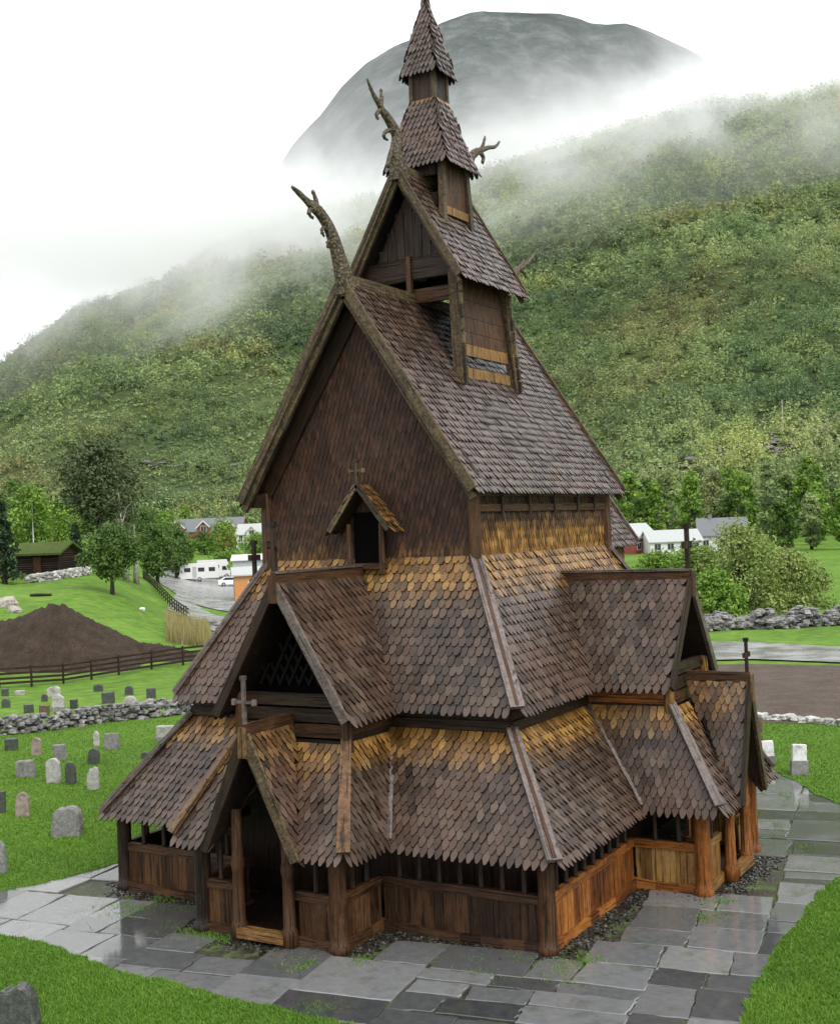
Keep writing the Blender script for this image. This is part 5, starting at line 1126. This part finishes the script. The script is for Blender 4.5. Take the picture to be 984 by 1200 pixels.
for px, py, r, lb, m in ((250, 734, .7, 'dark boulder lying beside the road bend', M_STONES), (8, 711, .8, 'pale tan boulder at the left edge of the grassy slope', M_PALEW), (167, 715, .25, 'small white stone on the grassy slope below the apple tree', M_WHITEW), (17, 717, .5, 'smaller pale boulder next to the tan one at the left edge', M_PALEW)):
    v = 100; lo, hi_ = 76, 135
    for _ in range(20):
        md = (lo+hi_)/2; g = ground(px, md); pyg = 600-FPX*((g.z-EYE[2])/md-.0138)-(px-492)*.041
        if pyg > py: lo = md
        else: hi_ = md
    b = MB(); blob(b, (0, 0, r*.3), r, 8, 6, sq=(1.3, 1, .7)); o = b.build('boulder', m); o.location = ground(px, lo); tag(o, lb, 'boulder')
g = ground(48, 103); b = MB(); b.tube([(-.9, 0, .12), (-.2, .05, .14), (.9, .1, .12)], [.13, .15, .1], 9); b.tube([(-.7, .25, .1), (.8, .3, .12)], .1, 9); o = b.build('log', M_DARK); o.location = g; o.rotation_euler = (0, 0, VZ); tag(o, 'dark felled log lying on the grass above the soil heap', 'log')

# ------------------------------------------------------------------ low cloud on the mountainside
def cloudbox(name, u0, u1, v0, v1, z0, z1):
    c = [(*xy(u, v), z) for z in (z0, z1) for u, v in ((u0, v0), (u1, v0), (u1, v1), (u0, v1))]; b = MB(); b.hexa(c); return b
t = NT('drifting cloud'); t.t.nodes.remove(t.out); t.out = t.n('ShaderNodeOutputMaterial')
P = t.n('ShaderNodeNewGeometry').outputs['Position']
def dot(vec, off): 
    d = t.n('ShaderNodeVectorMath', operation='DOT_PRODUCT'); t.l(P, d.inputs[0]); d.inputs[1].default_value = (*vec, 0); return t.math('ADD', d.outputs['Value'], off)
U = dot(RT, -float(EYE[:2]@RT)); V = dot(FW, -float(EYE[:2]@FW)); sp = t.n('ShaderNodeSeparateXYZ'); t.l(P, sp.inputs[0]); Z = sp.outputs[2]
def mp(x, a, b, c=0.0, d=1.0):
    m = t.n('ShaderNodeMapRange'); m.interpolation_type = 'SMOOTHSTEP'; t.put(m.inputs[0], x)
    for i, q in enumerate((a, b, c, d)): m.inputs[i+1].default_value = q
    return m.outputs[0]
N1 = t.noise(t.pos(), 1/190, 7, .64, .5)
base = t.math('ADD', Z, t.math('MULTIPLY', t.math('SUBTRACT', N1, .5), 620))
lim = t.math('MULTIPLY', mp(V, 640, 900), mp(V, 1900, 1700))
b0 = t.math('ADD', base, t.math('ADD', t.math('ADD', t.math('MULTIPLY', t.math('MAXIMUM', U, 0), -.22), t.math('MULTIPLY', t.math('MINIMUM', U, 0), .13)), t.math('MULTIPLY', t.math('SUBTRACT', V, 1200), -.28)))
body = t.math('MULTIPLY', t.math('MULTIPLY', mp(b0, 225, 330), mp(b0, 395, 300)), mp(N1, .38, .56))
haze = t.math('MULTIPLY', mp(b0, 520, 300), t.math('ADD', .0003, t.math('MULTIPLY', mp(U, 150, -350), .0004)))
dens = t.math('MULTIPLY', t.math('ADD', t.math('MULTIPLY', body, t.math('ADD', .016, t.math('MULTIPLY', mp(U, 120, 480), .045))), haze), lim)
pv = t.n('ShaderNodeVolumePrincipled'); pv.inputs['Color'].default_value = (.995, .996, .997, 1); pv.inputs['Anisotropy'].default_value = .5; t.l(dens, pv.inputs['Density'])
t.l(pv.outputs[0], t.out.inputs['Volume'])
M_CLOUD = t.m
cl = cloudbox('cloud', -900, 900, 600, 1900, 40, 900).build('cloud', M_CLOUD); tag(cl, 'bank of white low cloud drifting across the mountainside', 'cloud', kind='stuff')

# ------------------------------------------------------------------ sky, sun, render
SUN_EL, SUN_AZ = 50, 112      # soft light from the right under an overcast sky
w = bpy.data.worlds.new('World'); sc.world = w; w.use_nodes = True; nt = w.node_tree; nt.nodes.clear()
sky = nt.nodes.new('ShaderNodeTexSky'); sky.sky_type = 'NISHITA'; sky.sun_disc = False; sky.sun_elevation = R(SUN_EL); sky.sun_rotation = R(SUN_AZ); sky.air_density = 1; sky.dust_density = 4
hs = nt.nodes.new('ShaderNodeHueSaturation'); hs.inputs['Saturation'].default_value = .12; nt.links.new(sky.outputs[0], hs.inputs['Color'])
mx = nt.nodes.new('ShaderNodeMix'); mx.data_type = 'RGBA'; mx.inputs[0].default_value = .75; nt.links.new(hs.outputs[0], mx.inputs[6]); mx.inputs[7].default_value = (9.6, 9.8, 10, 1)   # cloud deck over the clear sky
bg = nt.nodes.new('ShaderNodeBackground'); bg.inputs['Strength'].default_value = .12; nt.links.new(mx.outputs[2], bg.inputs['Color'])
wo = nt.nodes.new('ShaderNodeOutputWorld'); nt.links.new(bg.outputs[0], wo.inputs['Surface'])
sl = bpy.data.lights.new('sun', 'SUN'); sl.energy = 1.5; sl.angle = R(25); sl.color = (1, .97, .92); so = bpy.data.objects.new('sun', sl); COL.objects.link(so)
az = R(SUN_AZ); dirv = Vector((math.sin(az)*math.cos(R(SUN_EL)), math.cos(az)*math.cos(R(SUN_EL)), math.sin(R(SUN_EL)))); so.rotation_euler = dirv.to_track_quat('Z', 'Y').to_euler(); so.location = dirv*60
vs = sc.view_settings; vs.view_transform = 'Standard'; vs.look = 'None'; vs.gamma = 1; vs.use_curve_mapping = False; vs.exposure = 0.75
cy = sc.cycles; cy.use_denoising = True; cy.max_bounces = 12; cy.diffuse_bounces = 3; cy.glossy_bounces = 3; cy.transparent_max_bounces = 8; cy.volume_bounces = 10; cy.volume_step_rate = .35; cy.volume_max_steps = 256
cy.use_adaptive_sampling = True; cy.sample_clamp_indirect = 8
